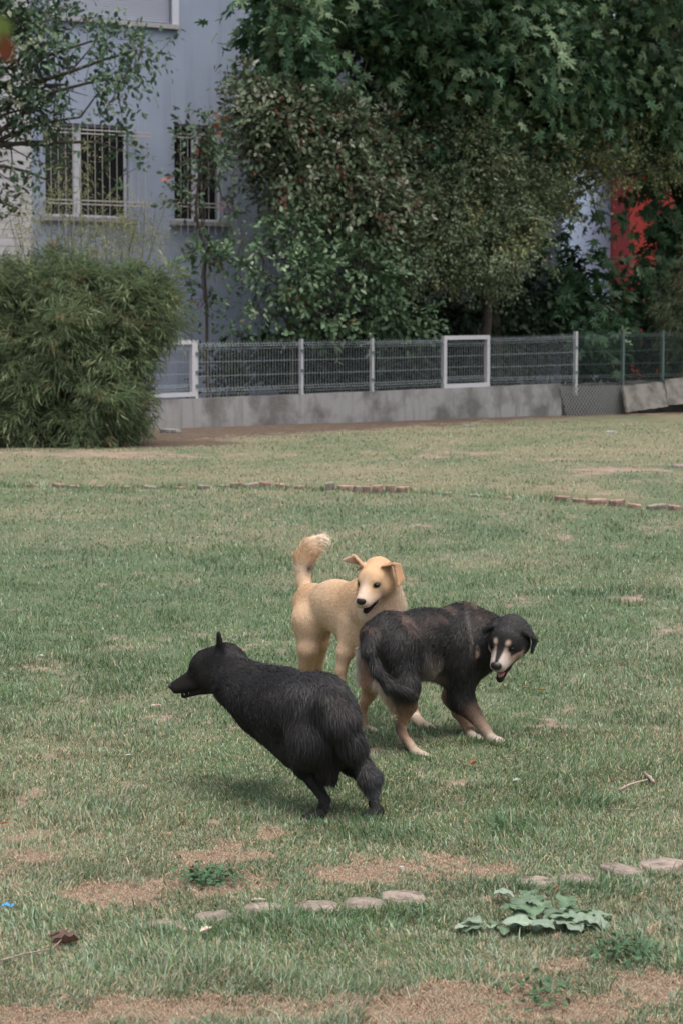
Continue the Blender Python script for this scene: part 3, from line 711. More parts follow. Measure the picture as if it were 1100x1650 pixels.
# 6 branch of a tree standing left of the frame
tree('overhanging_tree', 'tree at the left edge whose leafy branches hang across the barred window', 'tree', gp(-150, 39), [P(-150, 330, 39), P(-120, 250, 39)],
     [(60, 60, 38.4, 90, 55, .8, 1), (150, 62, 38.2, 85, 26, .7, .9), (220, 78, 38, 58, 22, .5, .7), (110, 130, 38.4, 95, 40, .8, 1), (190, 120, 38.1, 42, 30, .5, .7), (130, 185, 38.3, 85, 26, .6, 1), (40, 170, 38.6, 60, 40, .7, .8), (80, 10, 38.6, 80, 30, .8, .6), (10, 260, 38.8, 55, 55, .6, .7),
      (75, 285, 38.6, 45, 30, .5, .55), (200, 235, 38.2, 22, 60, .3, .3), (-60, 100, 39, 110, 160, 1.2, 1), (85, 230, 38.5, 40, 25, .5, .5), (-60, -60, 39, 160, 90, 1.4, .9), (20, 20, 38.6, 60, 60, .8, 1), (30, 330, 38.6, 40, 40, .5, .7)],
     .14, .018, dict(ntw=1750, nlf=8, twl=.42, T=TO, size=.125, cols=[(.045, .095, .050), (.095, .155, .082), ((.17, .20, .12), .12)], shell=.25, droop=.35, up=.45, gate_=.42, clump=1.7))
# 7 bamboo clump
def bamboo(name, lab, base, lobes, ntw, nlf, cols, size, stems, top, grp=None, sh=.5, twl=.4, gate_=.2, droopc=1.0, tuft=1):
    t_ = thing(name, base, lab, 'bamboo' if 'bamboo' in name else 'shrub', grp)
    o, p0, td, L = foliage(lobes, ntw, nlf, twl, TN, size, cols, t_, shell=sh, droop=.5, up=.35, name='foliage', spread=.5, gate_=gate_, clump=2.2, huev=.5, tuft=tuft, tj=.09)
    mb = MB()
    for k in range(stems):
        l = lobes[RNG.integers(len(lobes))]
        e = P(l[0]+l[3]*.7*(RNG.random()*2-1), l[1]-l[4]*.8*RNG.random(), l[2]+.5*(RNG.random()-.5)); b_ = np.array([base[0]+.9*(RNG.random()-.5)+.35*(e[0]-base[0]), base[1]+.5*(RNG.random()-.5), 0])
        q = np.linspace(0, 1, 7)[:, None]; cv = b_*(1-q)+e*q+np.array([0, 0, 1])*q*(1-q)*.9*droopc
        mb.tube(cv, np.linspace(.012, .004, 7), 5)
    mb.build('stem', M_green_stem, t_); return t_
BB = G(140, 712); BB = np.array([-4.1, 34.4, 0.])
bamboo('bamboo_clump', 'big feathery bamboo clump on the left in front of the fence end', BB,
       [(150, 482, 34.2, 64, 50, .9, 1), (70, 490, 34.2, 80, 60, .9, 1), (220, 490, 34, 62, 50, .8, 1), (244, 505, 33.8, 40, 34, .6, .8), (110, 550, 33.6, 95, 60, 1.0, 1), (175, 570, 33.5, 66, 60, .9, 1), (20, 580, 33.8, 75, 70, 1.0, 1),
        (60, 640, 33.5, 80, 55, 1.0, 1), (140, 640, 33.3, 75, 60, 1.0, 1), (185, 650, 33.5, 42, 50, .8, .8), (-60, 540, 34, 90, 140, 1.2, 1), (110, 690, 33.4, 100, 26, .9, .8), (0, 660, 33.7, 70, 50, .9, .8), (112, 448, 34.4, 42, 34, .7, .7), (25, 452, 34.4, 44, 26, .6, .4), (190, 455, 34.3, 26, 30, .4, .5), (68, 432, 34.4, 24, 26, .4, .4), (268, 470, 34, 24, 26, .4, .4)],
       1450, 11, [(.105, .152, .078), (.185, .232, .122), ((.28, .31, .17), .16), ((.24, .16, .09), .02)], .175, 90, 0, twl=.26, sh=.5, gate_=.34, tuft=10)
# thin tall shoots rising from the clump
bamboo('bamboo_shoots', 'thin yellowish bamboo shoots rising from the clump in front of the house windows', np.array([-4.3, 35.2, 0.]),
       [(170, 350, 35.2, 50, 60, .5, .6), (100, 330, 35.2, 45, 60, .5, .6), (240, 370, 35, 40, 60, .4, .6), (45, 370, 35.3, 45, 60, .5, .7), (200, 400, 35, 70, 30, .5, 1), (120, 400, 35, 70, 40, .5, 1), (130, 270, 35.2, 45, 50, .4, .25), (290, 420, 34.8, 18, 20, .3, .3)],
       620, 6, [(.20, .215, .10), (.30, .30, .16)], .13, 34, 0, sh=.1, twl=.4, gate_=.3, droopc=.5)
bamboo('feathery_shrub', 'light green feathery shrub over the fence at the far right edge', gp(1095, 52),
       [(1095, 490, 52, 45, 40, .6, 1), (1120, 520, 52, 50, 50, .6, 1), (1140, 450, 52, 50, 50, .6, 1)], 420, 9, [(.10, .14, .075), (.17, .20, .11)], .22, 14, 0)
# 8 shrubs filling under the crowns to block light; tree shade put into leaf colours
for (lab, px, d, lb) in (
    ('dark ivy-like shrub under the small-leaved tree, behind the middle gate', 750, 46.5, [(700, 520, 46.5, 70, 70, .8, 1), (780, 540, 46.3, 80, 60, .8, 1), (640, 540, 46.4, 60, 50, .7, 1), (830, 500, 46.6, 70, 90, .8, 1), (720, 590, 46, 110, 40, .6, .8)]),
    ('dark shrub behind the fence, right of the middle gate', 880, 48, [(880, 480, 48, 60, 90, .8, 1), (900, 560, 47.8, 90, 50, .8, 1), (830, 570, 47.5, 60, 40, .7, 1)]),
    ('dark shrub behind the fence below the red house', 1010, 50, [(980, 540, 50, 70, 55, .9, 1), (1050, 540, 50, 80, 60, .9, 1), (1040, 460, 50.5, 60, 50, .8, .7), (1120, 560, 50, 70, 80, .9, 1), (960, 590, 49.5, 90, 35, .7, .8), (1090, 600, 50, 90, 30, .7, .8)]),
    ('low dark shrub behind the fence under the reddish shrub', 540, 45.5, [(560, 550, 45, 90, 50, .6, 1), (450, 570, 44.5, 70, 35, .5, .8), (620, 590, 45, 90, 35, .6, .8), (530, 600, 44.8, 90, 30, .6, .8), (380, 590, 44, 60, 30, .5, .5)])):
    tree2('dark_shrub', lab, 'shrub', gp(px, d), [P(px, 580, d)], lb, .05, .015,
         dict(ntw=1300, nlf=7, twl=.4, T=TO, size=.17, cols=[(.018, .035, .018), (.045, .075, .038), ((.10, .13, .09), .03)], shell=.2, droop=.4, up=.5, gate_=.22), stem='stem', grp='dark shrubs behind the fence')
# trees farther back so the light and the gaps read as a grown garden
for (lab, px, d, lb) in (
    ('tall dark tree rising behind the houses at the right', 1180, 74, [(1120, 60, 74, 120, 150, 3, 1), (1260, 100, 74, 120, 160, 3, 1), (1150, 250, 74, 130, 90, 3, 1)]),
    ('tree crown behind the garden, between the blue grey house and the pale blue one', 860, 57, [(860, 60, 57, 110, 140, 2.2, 1), (850, 230, 57, 60, 90, 1.5, 1), (1010, 20, 57, 110, 110, 2, .9)])):
    tree('background_tree', lab, 'tree', gp(px, d), [P(px, 400, d)], lb, .25, .04,
         dict(ntw=1300, nlf=7, twl=.9, T=TO, size=.30, cols=[(.035, .07, .035), (.07, .11, .055)], shell=.3, droop=.3, up=.5, gate_=.3, clump=.7), grp='trees behind the garden')
# blurred leaf very close to the lens, hanging from a twig above the frame
lf = thing('hanging_twig', P(-8, -60, 1.5), 'out of focus green and reddish brown leaf hanging at the top left corner', 'twig')
p_ = P(np.array([-6, 4.]), np.array([20, 52.]), 1.5)
place('leaf', T_oval(.36), p_, np.array([[.25, 0, -1], [.2, .1, -1.]]), np.array([[.3, -1, .2], [-.3, -1, .1]]), np.array([.024, .022]), np.array([[.09, .13, .02], [.16, .045, .02]]), M_leaf, lf)
mb = MB(); mb.tube(P(np.array([-60, -20, -6.]), np.array([-140, -50, 30.]), 1.5), [.0025, .002, .001], 5); mb.build('stem', M_bark, lf)

# ------------------------------------------------------------------ log edging
def log_end(px, py, wpx, lab, grp, h=.03, hv=0, zt=None, asp=1.0, col=(.25, .205, .17), catg='log stump', tilt=0):
    p = G(px, py); d = p[1]; r = wpx*.5*d/FPX; z = ground_z(p[None, 0], p[None, 1])[0]
    rg = np.random.default_rng(int(px)*31+int(py)); ns = 28; a = np.arange(ns)/ns*2*np.pi
    out = r*(1+.22*(vnoise(np.cos(a)*1.9+px, np.sin(a)*1.9+py)-.5)*2+.035*rg.normal(size=ns)); V = []; F = []; C = []
    cb = np.array(col)*(.85+.3*rg.random())
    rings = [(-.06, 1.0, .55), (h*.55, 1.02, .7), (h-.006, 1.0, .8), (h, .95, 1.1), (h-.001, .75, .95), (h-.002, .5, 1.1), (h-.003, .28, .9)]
    for k, (zz, s, cm) in enumerate(rings):
        for j in range(ns):
            crack = .004*(vnoise(np.array([math.cos(a[j])*6+px]), np.array([s*5.]))[0]-.5) if k > 2 else 0
            x_ = out[j]*s*math.cos(a[j]); y_ = out[j]*s*math.sin(a[j])*asp
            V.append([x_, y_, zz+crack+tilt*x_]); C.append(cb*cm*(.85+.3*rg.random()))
    for k in range(len(rings)-1):
        for j in range(ns): F.append((k*ns+j, k*ns+(j+1) % ns, (k+1)*ns+(j+1) % ns, (k+1)*ns+j))
    F.append(tuple((len(rings)-1)*ns+j for j in range(ns)))
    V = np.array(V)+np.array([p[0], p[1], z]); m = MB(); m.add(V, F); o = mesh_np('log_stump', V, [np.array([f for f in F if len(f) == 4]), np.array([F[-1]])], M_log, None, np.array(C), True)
    return tag(o, lab, catg, grp)
gF = 'sawn log ends edging the lawn in the foreground'
FG = [(263, 1496, 66, 'leftmost sawn log end of the foreground row, beside two fallen leaves'), (342, 1485, 66, 'sawn log end second from the left in the foreground row'),
      (432, 1475, 68, 'sawn log end third from the left in the foreground row, tilted and cracked'), (505, 1468, 68, 'sawn log end fourth from the left, grass growing against its front'),
      (584, 1463, 70, 'sawn log end fifth from the left, just left of the widest one before the gap'), (653, 1452, 70, 'log end at the right end of the left run, before the gap in the row'),
      (860, 1425, 72, 'log end directly behind the broad-leaved weed, first after the gap'), (930, 1417, 68, 'log end second after the gap, half sunk in the grass'),
      (998, 1408, 70, 'raised tilted log end third after the gap'), (1066, 1400, 72, 'log end cut by the right photo edge in the foreground row')]
for k, (px, py, w_, lab) in enumerate(FG):
    log_end(px, py, w_, lab, gF, h=(.012, .013, .014, .012, .011, .012, .013, .010, .022, .018)[k], tilt=(0, .06, -.1, .05, 0, -.05, .04, 0, -.12, .08)[k])
gB = 'old log ends along the step of the upper lawn'
BGL = [(52, 783, 22, .03, 'low brown log end third piece in from the left photo edge along the far step'), (18, 783, 20, .03, 'low log end at the left photo edge along the far step'), (98, 784, 24, .035, 'half buried log end in front of the bamboo side of the far step'), (121, 785, 18, .03, 'small buried stump right of the half buried one by the bamboo'),
       (160, 785, 26, .04, 'flat brown log end alone on the left third of the far step'), (205, 786, 20, .03, 'buried stump between the flat brown one and the pale one on the far step'), (246, 786, 24, .035, 'pale buried log end on the left part of the far step'), (290, 787, 22, .04, 'low log end just left of the flat round one on the far step'),
       (765, 800, 22, .03, 'sunken log end in grass right of the middle of the far step'), (820, 803, 20, .035, 'small brown stump nearing the right hand group on the far step'), (330, 788, 26, .07, 'flat round log end at the left of the far edging row'), (360, 786, 20, .05, 'small brown log end right of the flat round one in the far row'), (382, 786, 20, .07, 'dark log end in the left part of the far row'),
       (405, 786, 22, .06, 'low log end left of middle in the far row'), (428, 786, 20, .07, 'log end beside the two low ones in the far row'), (455, 787, 24, .055, 'flat log end under the dry grass in the far row'), (482, 789, 14, .05, 'small orange brown stump before the gap in the far row'),
       (531, 791, 17, .09, 'reddish round stump left of the upright ones in the far row'), (556, 791, 20, .07, 'half sunk log end beside the reddish stump'), (576, 794, 11, .10, 'thin upright stake in the far row'), (590, 795, 15, .125, 'tallest upright stump of the far row'),
       (608, 796, 18, .11, 'upright stump right of the tallest in the far row'), (628, 795, 18, .10, 'weathered upright stump near the middle gap of the far row'), (649, 794, 20, .09, 'split stump at the right end of the upright group'), (720, 797, 20, .035, 'sunken log end alone in the grass right of the upright group'),
       (905, 806, 22, .06, 'log end at the left of the right hand group in the far row'), (932, 809, 20, .05, 'reddish log end second in the right hand group'), (962, 812, 30, .07, 'broad grey log end in the right hand group'), (992, 814, 28, .08, 'grey log end with a dark side in the right hand group'),
       (1022, 817, 20, .05, 'low log end near the right side of the far row'), (1056, 820, 26, .07, 'pale log end second from the right edge in the far row'), (1085, 823, 24, .06, 'log end at the right photo edge in the far row')]
for (px, py, w_, h, lab) in BGL:
    log_end(px, py, w_*(.8+.4*((px*13 % 10)/10)), lab, gB, h=h*(.6+.45*((px*7 % 10)/10)), col=(.36, .24, .19) if int(px) % 3 else (.30, .26, .22), tilt=.04*((px % 7)-3))

# ------------------------------------------------------------------ fallen leaves, twigs, litter
def dead_leaf(px, py, wpx, lab, col, yaw=0, curl=.5, lift=.012, name='fallen_leaf', shape='oval', flat=.5):
    p = G(px, py); d = p[1]; L = wpx*d/FPX; z = ground_z(p[None, 0], p[None, 1])[0]; nu, nv = 9, 6
    rg = np.random.default_rng(int(px*3+py)); V = []; C = []
    for i in range(nu+1):
        s = i/nu; wd = flat*math.sin(math.pi*min(1, s*.96+.02))**.8*(1+.25*math.sin(s*19+px))
        for j in range(nv+1):
            t = j/nv*2-1
            V.append([(s-.5)*L, t*wd*L*.5, lift+curl*L*(.32*abs(t)**1.5*wd*2+.25*(s-.4)**2)+.02*L*math.sin(s*9+t*5+px)+.02*L*rg.random()])
            C.append(np.array(col)*(.75+.4*rg.random())*(1-.25*(abs(t) < .1)))
    V = np.array(V); c_, s_ = math.cos(yaw), math.sin(yaw); V[:, :2] = V[:, :2]@np.array([[c_, s_], [-s_, c_]])
    i = (np.arange(nu)[:, None]*(nv+1)+np.arange(nv)[None]).ravel(); F = np.stack([i, i+nv+1, i+nv+2, i+1], -1)
    return tag(mesh_np(name, V+np.array([p[0], p[1], z]), [F], M_dead, None, np.array(C)), lab, 'fallen leaf')
PK = (.50, .36, .30); BR = (.19, .085, .055); OR = (.33, .15, .06)
dead_leaf(290, 1506, 34, 'pinkish dry leaf touching the leftmost foreground log end', PK, -.5, .3)
dead_leaf(333, 1519, 30, 'pale beige dry leaf standing below the second foreground log end', (.58, .45, .36), .9, .5, .03)
dead_leaf(416, 1461, 24, 'pale pink leaf on the bare earth above the log row', PK, .1, .3)
dl = dead_leaf(106, 1528, 46, 'large curled dark brown leaf at the lower left', (.13, .075, .06), .2, .8, .012, flat=.75)
dead_leaf(88, 1520, 22, 'small dark leaf fragment left of the large curled brown leaf', (.12, .07, .05), .8, .8, .02)
dead_leaf(252, 1143, 19, 'pale pink leaf lying below the muzzle of the black dog', PK, .1, .2, .022)
dead_leaf(762, 1238, 15, 'small rust red leaf on the grass below the front paws of the dark tan dog', (.33, .10, .04), .6, 1.0, .025)
dead_leaf(755, 1243, 9, 'tiny brown leaf tip beside the rust red leaf', BR, 1.6, .8, .02)
dead_leaf(845, 1117, 12, 'ochre leaf in the grass right of the dark tan dog, left of its neighbour', OR, .1, .5, .02)
dead_leaf(872, 1119, 13, 'ochre leaf right of the other ochre one, under the dark tan head', OR, -.2, .5, .02)
dead_leaf(630, 1268, 12, 'orange leaf in the grass just right of the black tail tip', OR, -.3, .5, .02)
dead_leaf(8, 1335, 14, 'rusty leaf at the left photo edge', (.34, .13, .05), 0, .6, .02)
dead_leaf(860, 1118, 9, 'thin brown leaf between the two ochre ones', BR, .4, .5, .018)
dead_leaf(832, 1268, 15, 'round whitish leaf in the grass right of the three dogs', (.36, .40, .35), .3, .3, .025, flat=.9)
dead_leaf(66, 1067, 12, 'small white petal at the far left of the lawn', (.62, .62, .58), 0, .2, .03)
dead_leaf(208, 1227, 12, 'pale grey leaf in the grass left of the black dog', (.45, .50, .44), .5, .2, .03)
dead_leaf(895, 1479-23, 12, 'brown spot of a dead leaf amid the broad-leaved weed', (.28, .10, .05), .5, .5, .05)
for (px, py, lab) in ((646, 1402, 'small white pebble on the bare earth above the gap in the log row'), (627, 1432, 'tiny white pebble just above the widest foreground log end')):
    stone('pebble', lab, px, py, .017, .013, .009, (.42, .40, .36), 0, 'pebble', zoff=.003)
def twig(lab, pxs, pys, r, col=M_log):
    p = G(np.array(pxs, float), np.array(pys, float)); p[:, 2] = ground_z(p[:, 0], p[:, 1])+.018+np.linspace(0, .01, len(p))
    m = MB(); m.tube(p, np.linspace(r, r*.6, len(p)), 6, (.36, .27, .22)); return tag(m.build('twig', col, colors=True, smooth=True), lab, 'twig')
twig('curved pinkish twig lying in the grass near the right edge', (997, 1012, 1030, 1042), (1282, 1275, 1271, 1270), .005)
twig('short thick dry twig end beside the curved pinkish twig', (1040, 1046, 1052), (1259, 1264, 1274), .009)
twig('thin straw-like stick below the curved twig at the right', (978, 1000, 1018), (1313, 1316, 1320), .003)
twig('long thin dry stalk leading to the large curled brown leaf', (-10, 40, 85, 100), (1562, 1551, 1546, 1532), .003)
mb = MB(); p_ = G(14, 1473); bz = ground_z(p_[None, 0], p_[None, 1])[0]
q = np.array([[-.019, 0, .014], [-.006, .004, .02], [.008, -.004, .014], [.018, .002, .02]])
V = np.concatenate([q+[0, -.006, 0], q+[0, .006, .004]])+np.array([p_[0], p_[1], bz]); mb.add(V, [(0, 1, 5, 4), (1, 2, 6, 5), (2, 3, 7, 6)])
tag(mb.build('plastic_scrap', M_blue), 'bright blue scrap of plastic in the grass at the lower left edge', 'litter')

# ------------------------------------------------------------------ broad-leaved weed
def weed_leaf(base, yaw, L, pitch, droop, col, wd=.34, curl=.2, lob=4):
    nu, nv = 22, 6; V = []; C = []
    for i in range(nu+1):
        s = i/nu
        w_ = wd*(.07+.93*sm(.12, .62, s)*(1-s**5)**.6)*(1+.30*abs(math.sin(s*lob*math.pi*.9+.5))-.15)
        for j in range(nv+1):
            t = j/nv*2-1
            x_ = s; z_ = math.sin(pitch)*s-droop*s*s; x2 = math.cos(pitch)*s
            V.append([x2*L, t*w_*L+.02*L*math.sin(s*11), (z_+curl*abs(t)*w_+(.028*math.sin(s*lob*1.9*math.pi+t*2+yaw*3))*abs(t))*L])
            C.append(np.array(col)*(.9+.2*RNG.random())*(1.25 if j == nv//2 else 1))
    V = np.array(V); c_, s_ = math.cos(yaw), math.sin(yaw); V[:, :2] = V[:, :2]@np.array([[c_, s_], [-s_, c_]])
    i = (np.arange(nu)[:, None]*(nv+1)+np.arange(nv)[None]).ravel(); F = np.stack([i, i+nv+1, i+nv+2, i+1], -1)
    return V+np.array(base), F, np.array(C)
def weed(lab, px, py, leaves, z=.012):
    p = G(px, py); bz = ground_z(p[None, 0], p[None, 1])[0]; t_ = thing('weed_plant', (p[0], p[1], bz), lab, 'weed')
    for (dx, dy, yaw, L, pit, dr, pale) in leaves:
        col = np.array([.085, .15, .075])*(1-pale)+np.array([.27, .33, .25])*pale
        V, F, C = weed_leaf(lob=RNG.uniform(2.6, 4.4), wd=RNG.uniform(.26, .38), base=(p[0]+dx*1.4, p[1]+dy*1.6, bz+z+.01*RNG.random()), yaw=yaw+.25*RNG.normal(), L=L*(.80+.28*RNG.random()), pitch=pit+.18, droop=dr+.15, col=col*(.8+.4*RNG.random())); mesh_np('leaf', V, [F], M_leaf, t_, C)
    return t_
weed('grey green weed with lobed leaves in front of the log row at the lower right', 872, 1497,
     [(0, 0, .2, .15, .35, .35, .5), (0, 0, .9, .14, .6, .5, .3), (-.01, 0, 1.6, .13, .8, .5, .1), (.01, 0, -.5, .13, .3, .3, .8), (0, 0, -1.4, .09, .4, .5, .5), (0, 0, -2.2, .11, .35, .4, .7), (.02, 0, .0, .16, .2, .2, .6), (-.01, 0, 2.3, .13, .7, .4, .2), (0, 0, 2.9, .13, .5, .3, .4),
      (.05, .02, .5, .12, .5, .5, .1), (.06, .0, -.2, .12, .3, .35, .9), (-.03, .03, 1.9, .14, 1.0, .4, .2), (-.02, .05, 1.2, .10, .9, .3, .1), (.01, .04, 2.7, .11, .9, .4, .5), (.03, -.01, -.9, .10, .3, .4, .5),
      (.04, .04, .7, .11, .8, .4, .15), (.07, .03, .2, .10, .5, .4, .4), (.09, .01, .1, .10, .4, .4, .6), (-.04, .02, 2.5, .10, .8, .4, .1), (0, .02, 1.5, .11, 1.1, .5, .2), (.05, .05, 1.1, .10, 1.0, .4, .1), (.06, -.02, -.5, .10, .4, .4, .7), (-.03, -.01, -2.6, .09, .4, .4, .4)])
weed('flat grey leaves of a smaller weed spreading left of the bigger lobed one', 790, 1508,
     [(0, 0, .1, .13, .25, .25, .8), (0, 0, 2.7, .10, .4, .4, .7), (0, 0, -2.8, .09, .3, .3, .5), (0, 0, 1.3, .08, .6, .5, .3), (.06, 0, -.1, .11, .3, .3, .7), (-.03, 0, 3.1, .08, .3, .3, .9), (.02, 0, -1.2, .06, .3, .4, .2)])
weed('tiny weed sprig with pale leaves behind the bigger lobed one', 838, 1463,
     [(0, 0, 2.8, .11, .5, .3, .8), (0, 0, 1.0, .08, .9, .4, .3), (.02, 0, 1.9, .09, 1.1, .4, .2), (.03, 0, .3, .06, .5, .3, .4)])
# clover-like low green clump
for (px, py, n_, lab) in ((340, 1427, 260, 'low dark green clover-like clump on the bare earth left of centre'), (1010, 1540, 200, 'small-leaved green clump at the lower right of the lawn'), (865, 1612, 90, 'small-leaved green sprig near the bottom edge right of centre')):
    p = G(px, py); t_ = thing('clover_clump', p, lab, 'weed')
    q = np.stack([p[0]+.045*RNG.normal(size=n_)*1.1, p[1]+.06*RNG.normal(size=n_), .012+.03*RNG.random(n_)], -1); q[:, 2] += ground_z(q[:, 0], q[:, 1])
    o = place('foliage', TO, q, nrm(rdir(n_)*np.array([1, 1, .4])), nrm(np.array([0, 0, 1.])+.5*rdir(n_)), .014+.014*RNG.random(n_), np.array([.055, .125, .055])*(.7+.7*RNG.random((n_, 1))), M_leaf, t_)
# ------------------------------------------------------------------ dogs
# each dog: a signed distance field of tapered capsules (joints placed in 3-D), meshed as ONE surface, with strands of fur as its child
def surface_nets(F, org, h):
    s = F < 0
    nx_, ny_, nz_ = F.shape
    corners = [(a_, b_, c_) for a_ in (0, 1) for b_ in (0, 1) for c_ in (0, 1)]
    cnt = sum(s[a_:nx_-1+a_, b_:ny_-1+b_, c_:nz_-1+c_].astype(np.int8) for a_, b_, c_ in corners)
    m = (cnt > 0) & (cnt < 8); I = np.argwhere(m); idx = -np.ones(m.shape, np.int64); idx[m] = np.arange(len(I))
    acc = np.zeros((len(I), 3)); num = np.zeros(len(I))
    for c1 in corners:
        for ax in range(3):
            if c1[ax] == 1: continue
            c2 = list(c1); c2[ax] = 1
            f1 = F[I[:, 0]+c1[0], I[:, 1]+c1[1], I[:, 2]+c1[2]]; f2 = F[I[:, 0]+c2[0], I[:, 1]+c2[1], I[:, 2]+c2[2]]
            x = (f1 < 0) != (f2 < 0); t = np.where(x, f1/np.where(x, f1-f2, 1), 0)
            p = np.array(c1, float)[None]+0*acc; p[:, ax] = t
            acc += p*x[:, None]; num += x
    V = (I+acc/np.maximum(num, 1)[:, None])*h+org
    Q = []
    for ax in range(3):
        b_, c_ = [(1, 2), (2, 0), (0, 1)][ax]
        A0 = [slice(1, -1)]*3; A0[ax] = slice(0, -1); A1 = list(A0); A1[ax] = slice(1, None)
        e = s[tuple(A0)] != s[tuple(A1)]; J = np.argwhere(e); off = np.array([1, 1, 1]); off[ax] = 0; J = J+off
        ins = s[J[:, 0], J[:, 1], J[:, 2]]
        def at(db, dc):
            K = J.copy(); K[:, b_] -= db; K[:, c_] -= dc
            ok = (K >= 0).all(1) & (K < np.array(m.shape)).all(1); K = np.clip(K, 0, np.array(m.shape)-1); return np.where(ok, idx[K[:, 0], K[:, 1], K[:, 2]], -1)
        q = np.stack([at(1, 1), at(0, 1), at(0, 0), at(1, 0)], -1); q[~ins] = q[~ins][:, ::-1]
        Q.append(q[(q >= 0).all(1)])
    return V, np.concatenate(Q)
def seg_d(p, a_, b_, ra, rb, lat):
    """distance to a tapered capsule; lat = (unit axis, scale) squashes it sideways"""
    if lat is not None:
        n_, s_ = lat; c_ = (a_+b_)/2
        p = p+((p-c_)@n_)[..., None]*n_*(1/s_-1)
        a_ = a_+((a_-c_)@n_)*n_*(1/s_-1); b_ = b_+((b_-c_)@n_)*n_*(1/s_-1)
    ab = b_-a_; t = np.clip(((p-a_)@ab)/max(ab@ab, 1e-12), 0, 1)
    return np.linalg.norm(p-a_-t[..., None]*ab, axis=-1)-(ra+(rb-ra)*t), t
def tri_d(p, a_, b_, c_, r):
    ba, cb, ac = b_-a_, c_-b_, a_-c_; n_ = np.cross(ba, ac)
    pa, pb, pc = p-a_, p-b_, p-c_
    ins = (np.sign(pa@np.cross(ba, n_))+np.sign(pb@np.cross(cb, n_))+np.sign(pc@np.cross(ac, n_))) < 2
    def e(v, w_): return ((v-np.clip((v@w_)/(w_@w_), 0, 1)[..., None]*w_)**2).sum(-1)
    d1 = np.minimum(np.minimum(e(pa, ba), e(pb, cb)), e(pc, ac)); d2 = (pa@n_)**2/(n_@n_)
    return np.sqrt(np.where(ins, d1, d2))-r
class Dog:
    def __init__(s): s.pr = []; s.cut = []
    def cap(s, a_, b_, ra, rb, k=.03, col=(.1, .1, .1), col2=None, hl=.015, lat=None, flow=None, hl2=None):
        a_ = np.array(a_, float); b_ = np.array(b_, float)
        s.pr.append(dict(t='c', a=a_, b=b_, ra=ra, rb=rb, k=k, c1=np.array(col), c2=np.array(col2 if col2 is not None else col), hl=hl, hl2=hl if hl2 is None else hl2, lat=lat, fl=nrm(b_-a_) if flow is None else nrm(np.array(flow, float))))
    def tri(s, a_, b_, c_, r, k, col, hl=.006, flow=None):
        a_, b_, c_ = (np.array(q, float) for q in (a_, b_, c_))
        s.pr.append(dict(t='t', a=a_, b=b_, c=c_, ra=r, k=k, c1=np.array(col), c2=np.array(col), hl=hl, hl2=hl, fl=nrm(c_-a_) if flow is None else flow))
    def dist(s, p, q):
        if q['t'] == 'c': return seg_d(p, q['a'], q['b'], q['ra'], q['rb'], q['lat'])
        return tri_d(p, q['a'], q['b'], q['c'], q['ra']), np.full(p.shape[:-1], .5)
    def mesh(s, h):
        P_ = np.array([q[k] for q in s.pr for k in ('a', 'b')]+[q['c'] for q in s.pr if q['t'] == 't']); rm = max(q['ra'] for q in s.pr)
        lo = P_.min(0)-rm-.02; hi = P_.max(0)+rm+.02; N_ = np.ceil((hi-lo)/h).astype(int)+1
        F = np.full(N_, .2, np.float32); ax = [lo[i]+h*np.arange(N_[i]) for i in range(3)]
        def box(q):
            pp = [q['a'], q['b']]+([q['c']] if q['t'] == 't' else []); r = max(q['ra'], q.get('rb', 0))*1.05+.045
            a_ = np.clip(np.floor((np.min(pp, 0)-r-lo)/h).astype(int), 0, N_-1); b_ = np.clip(np.ceil((np.max(pp, 0)+r-lo)/h).astype(int)+1, 1, N_)
            sl_ = tuple(slice(a_[i], b_[i]) for i in range(3)); g_ = np.stack(np.meshgrid(*[ax[i][sl_[i]] for i in range(3)], indexing='ij'), -1); return sl_, g_
        for q in s.pr:
            sl_, g_ = box(q); d, _ = s.dist(g_, q); f = F[sl_]; k = q['k']
            hh = np.maximum(k-np.abs(f-d), 0)/k; F[sl_] = np.minimum(f, d)-hh*hh*k*.25
        for (c_, r, k) in s.cut:
            q = dict(t='c', a=c_, b=c_+1e-4, ra=r, rb=r, lat=None); sl_, g_ = box(q); d, _ = s.dist(g_, q); d = -d; f = F[sl_]
            hh = np.maximum(k-np.abs(f-d), 0)/k; F[sl_] = np.maximum(f, d)+hh*hh*k*.25
        V, Q = surface_nets(F, lo, h)
        # drop crumbs: keep all; smooth a little
        for _ in range(2):
            acc = np.zeros_like(V); n_ = np.zeros(len(V))
            for e in range(4):
                a_, b_ = Q[:, e], Q[:, (e+1) % 4]
                for k in range(3): acc[:, k] += np.bincount(a_, V[b_, k], len(V))+np.bincount(b_, V[a_, k], len(V))
                n_ += np.bincount(a_, minlength=len(V))+np.bincount(b_, minlength=len(V))
            V = V*.5+.5*acc/np.maximum(n_, 1)[:, None]
        return V, Q
    def attrs(s, V, sh=.010):
        W = np.zeros(len(V)); C = np.zeros((len(V), 3)); H = np.zeros(len(V)); FL = np.zeros((len(V), 3))
        D = [s.dist(V, q) for q in s.pr]; mn = np.min([d for d, _ in D], 0)
        for (d, t), q in zip(D, s.pr):
            w_ = np.exp(-np.clip(d-mn, 0, 1)/sh); W += w_
            C += w_[:, None]*(q['c1']*(1-t[:, None])+q['c2']*t[:, None]); H += w_*(q['hl']*(1-t)+q['hl2']*t); FL += w_[:, None]*q['fl']
        return C/W[:, None], H/W, nrm(FL)
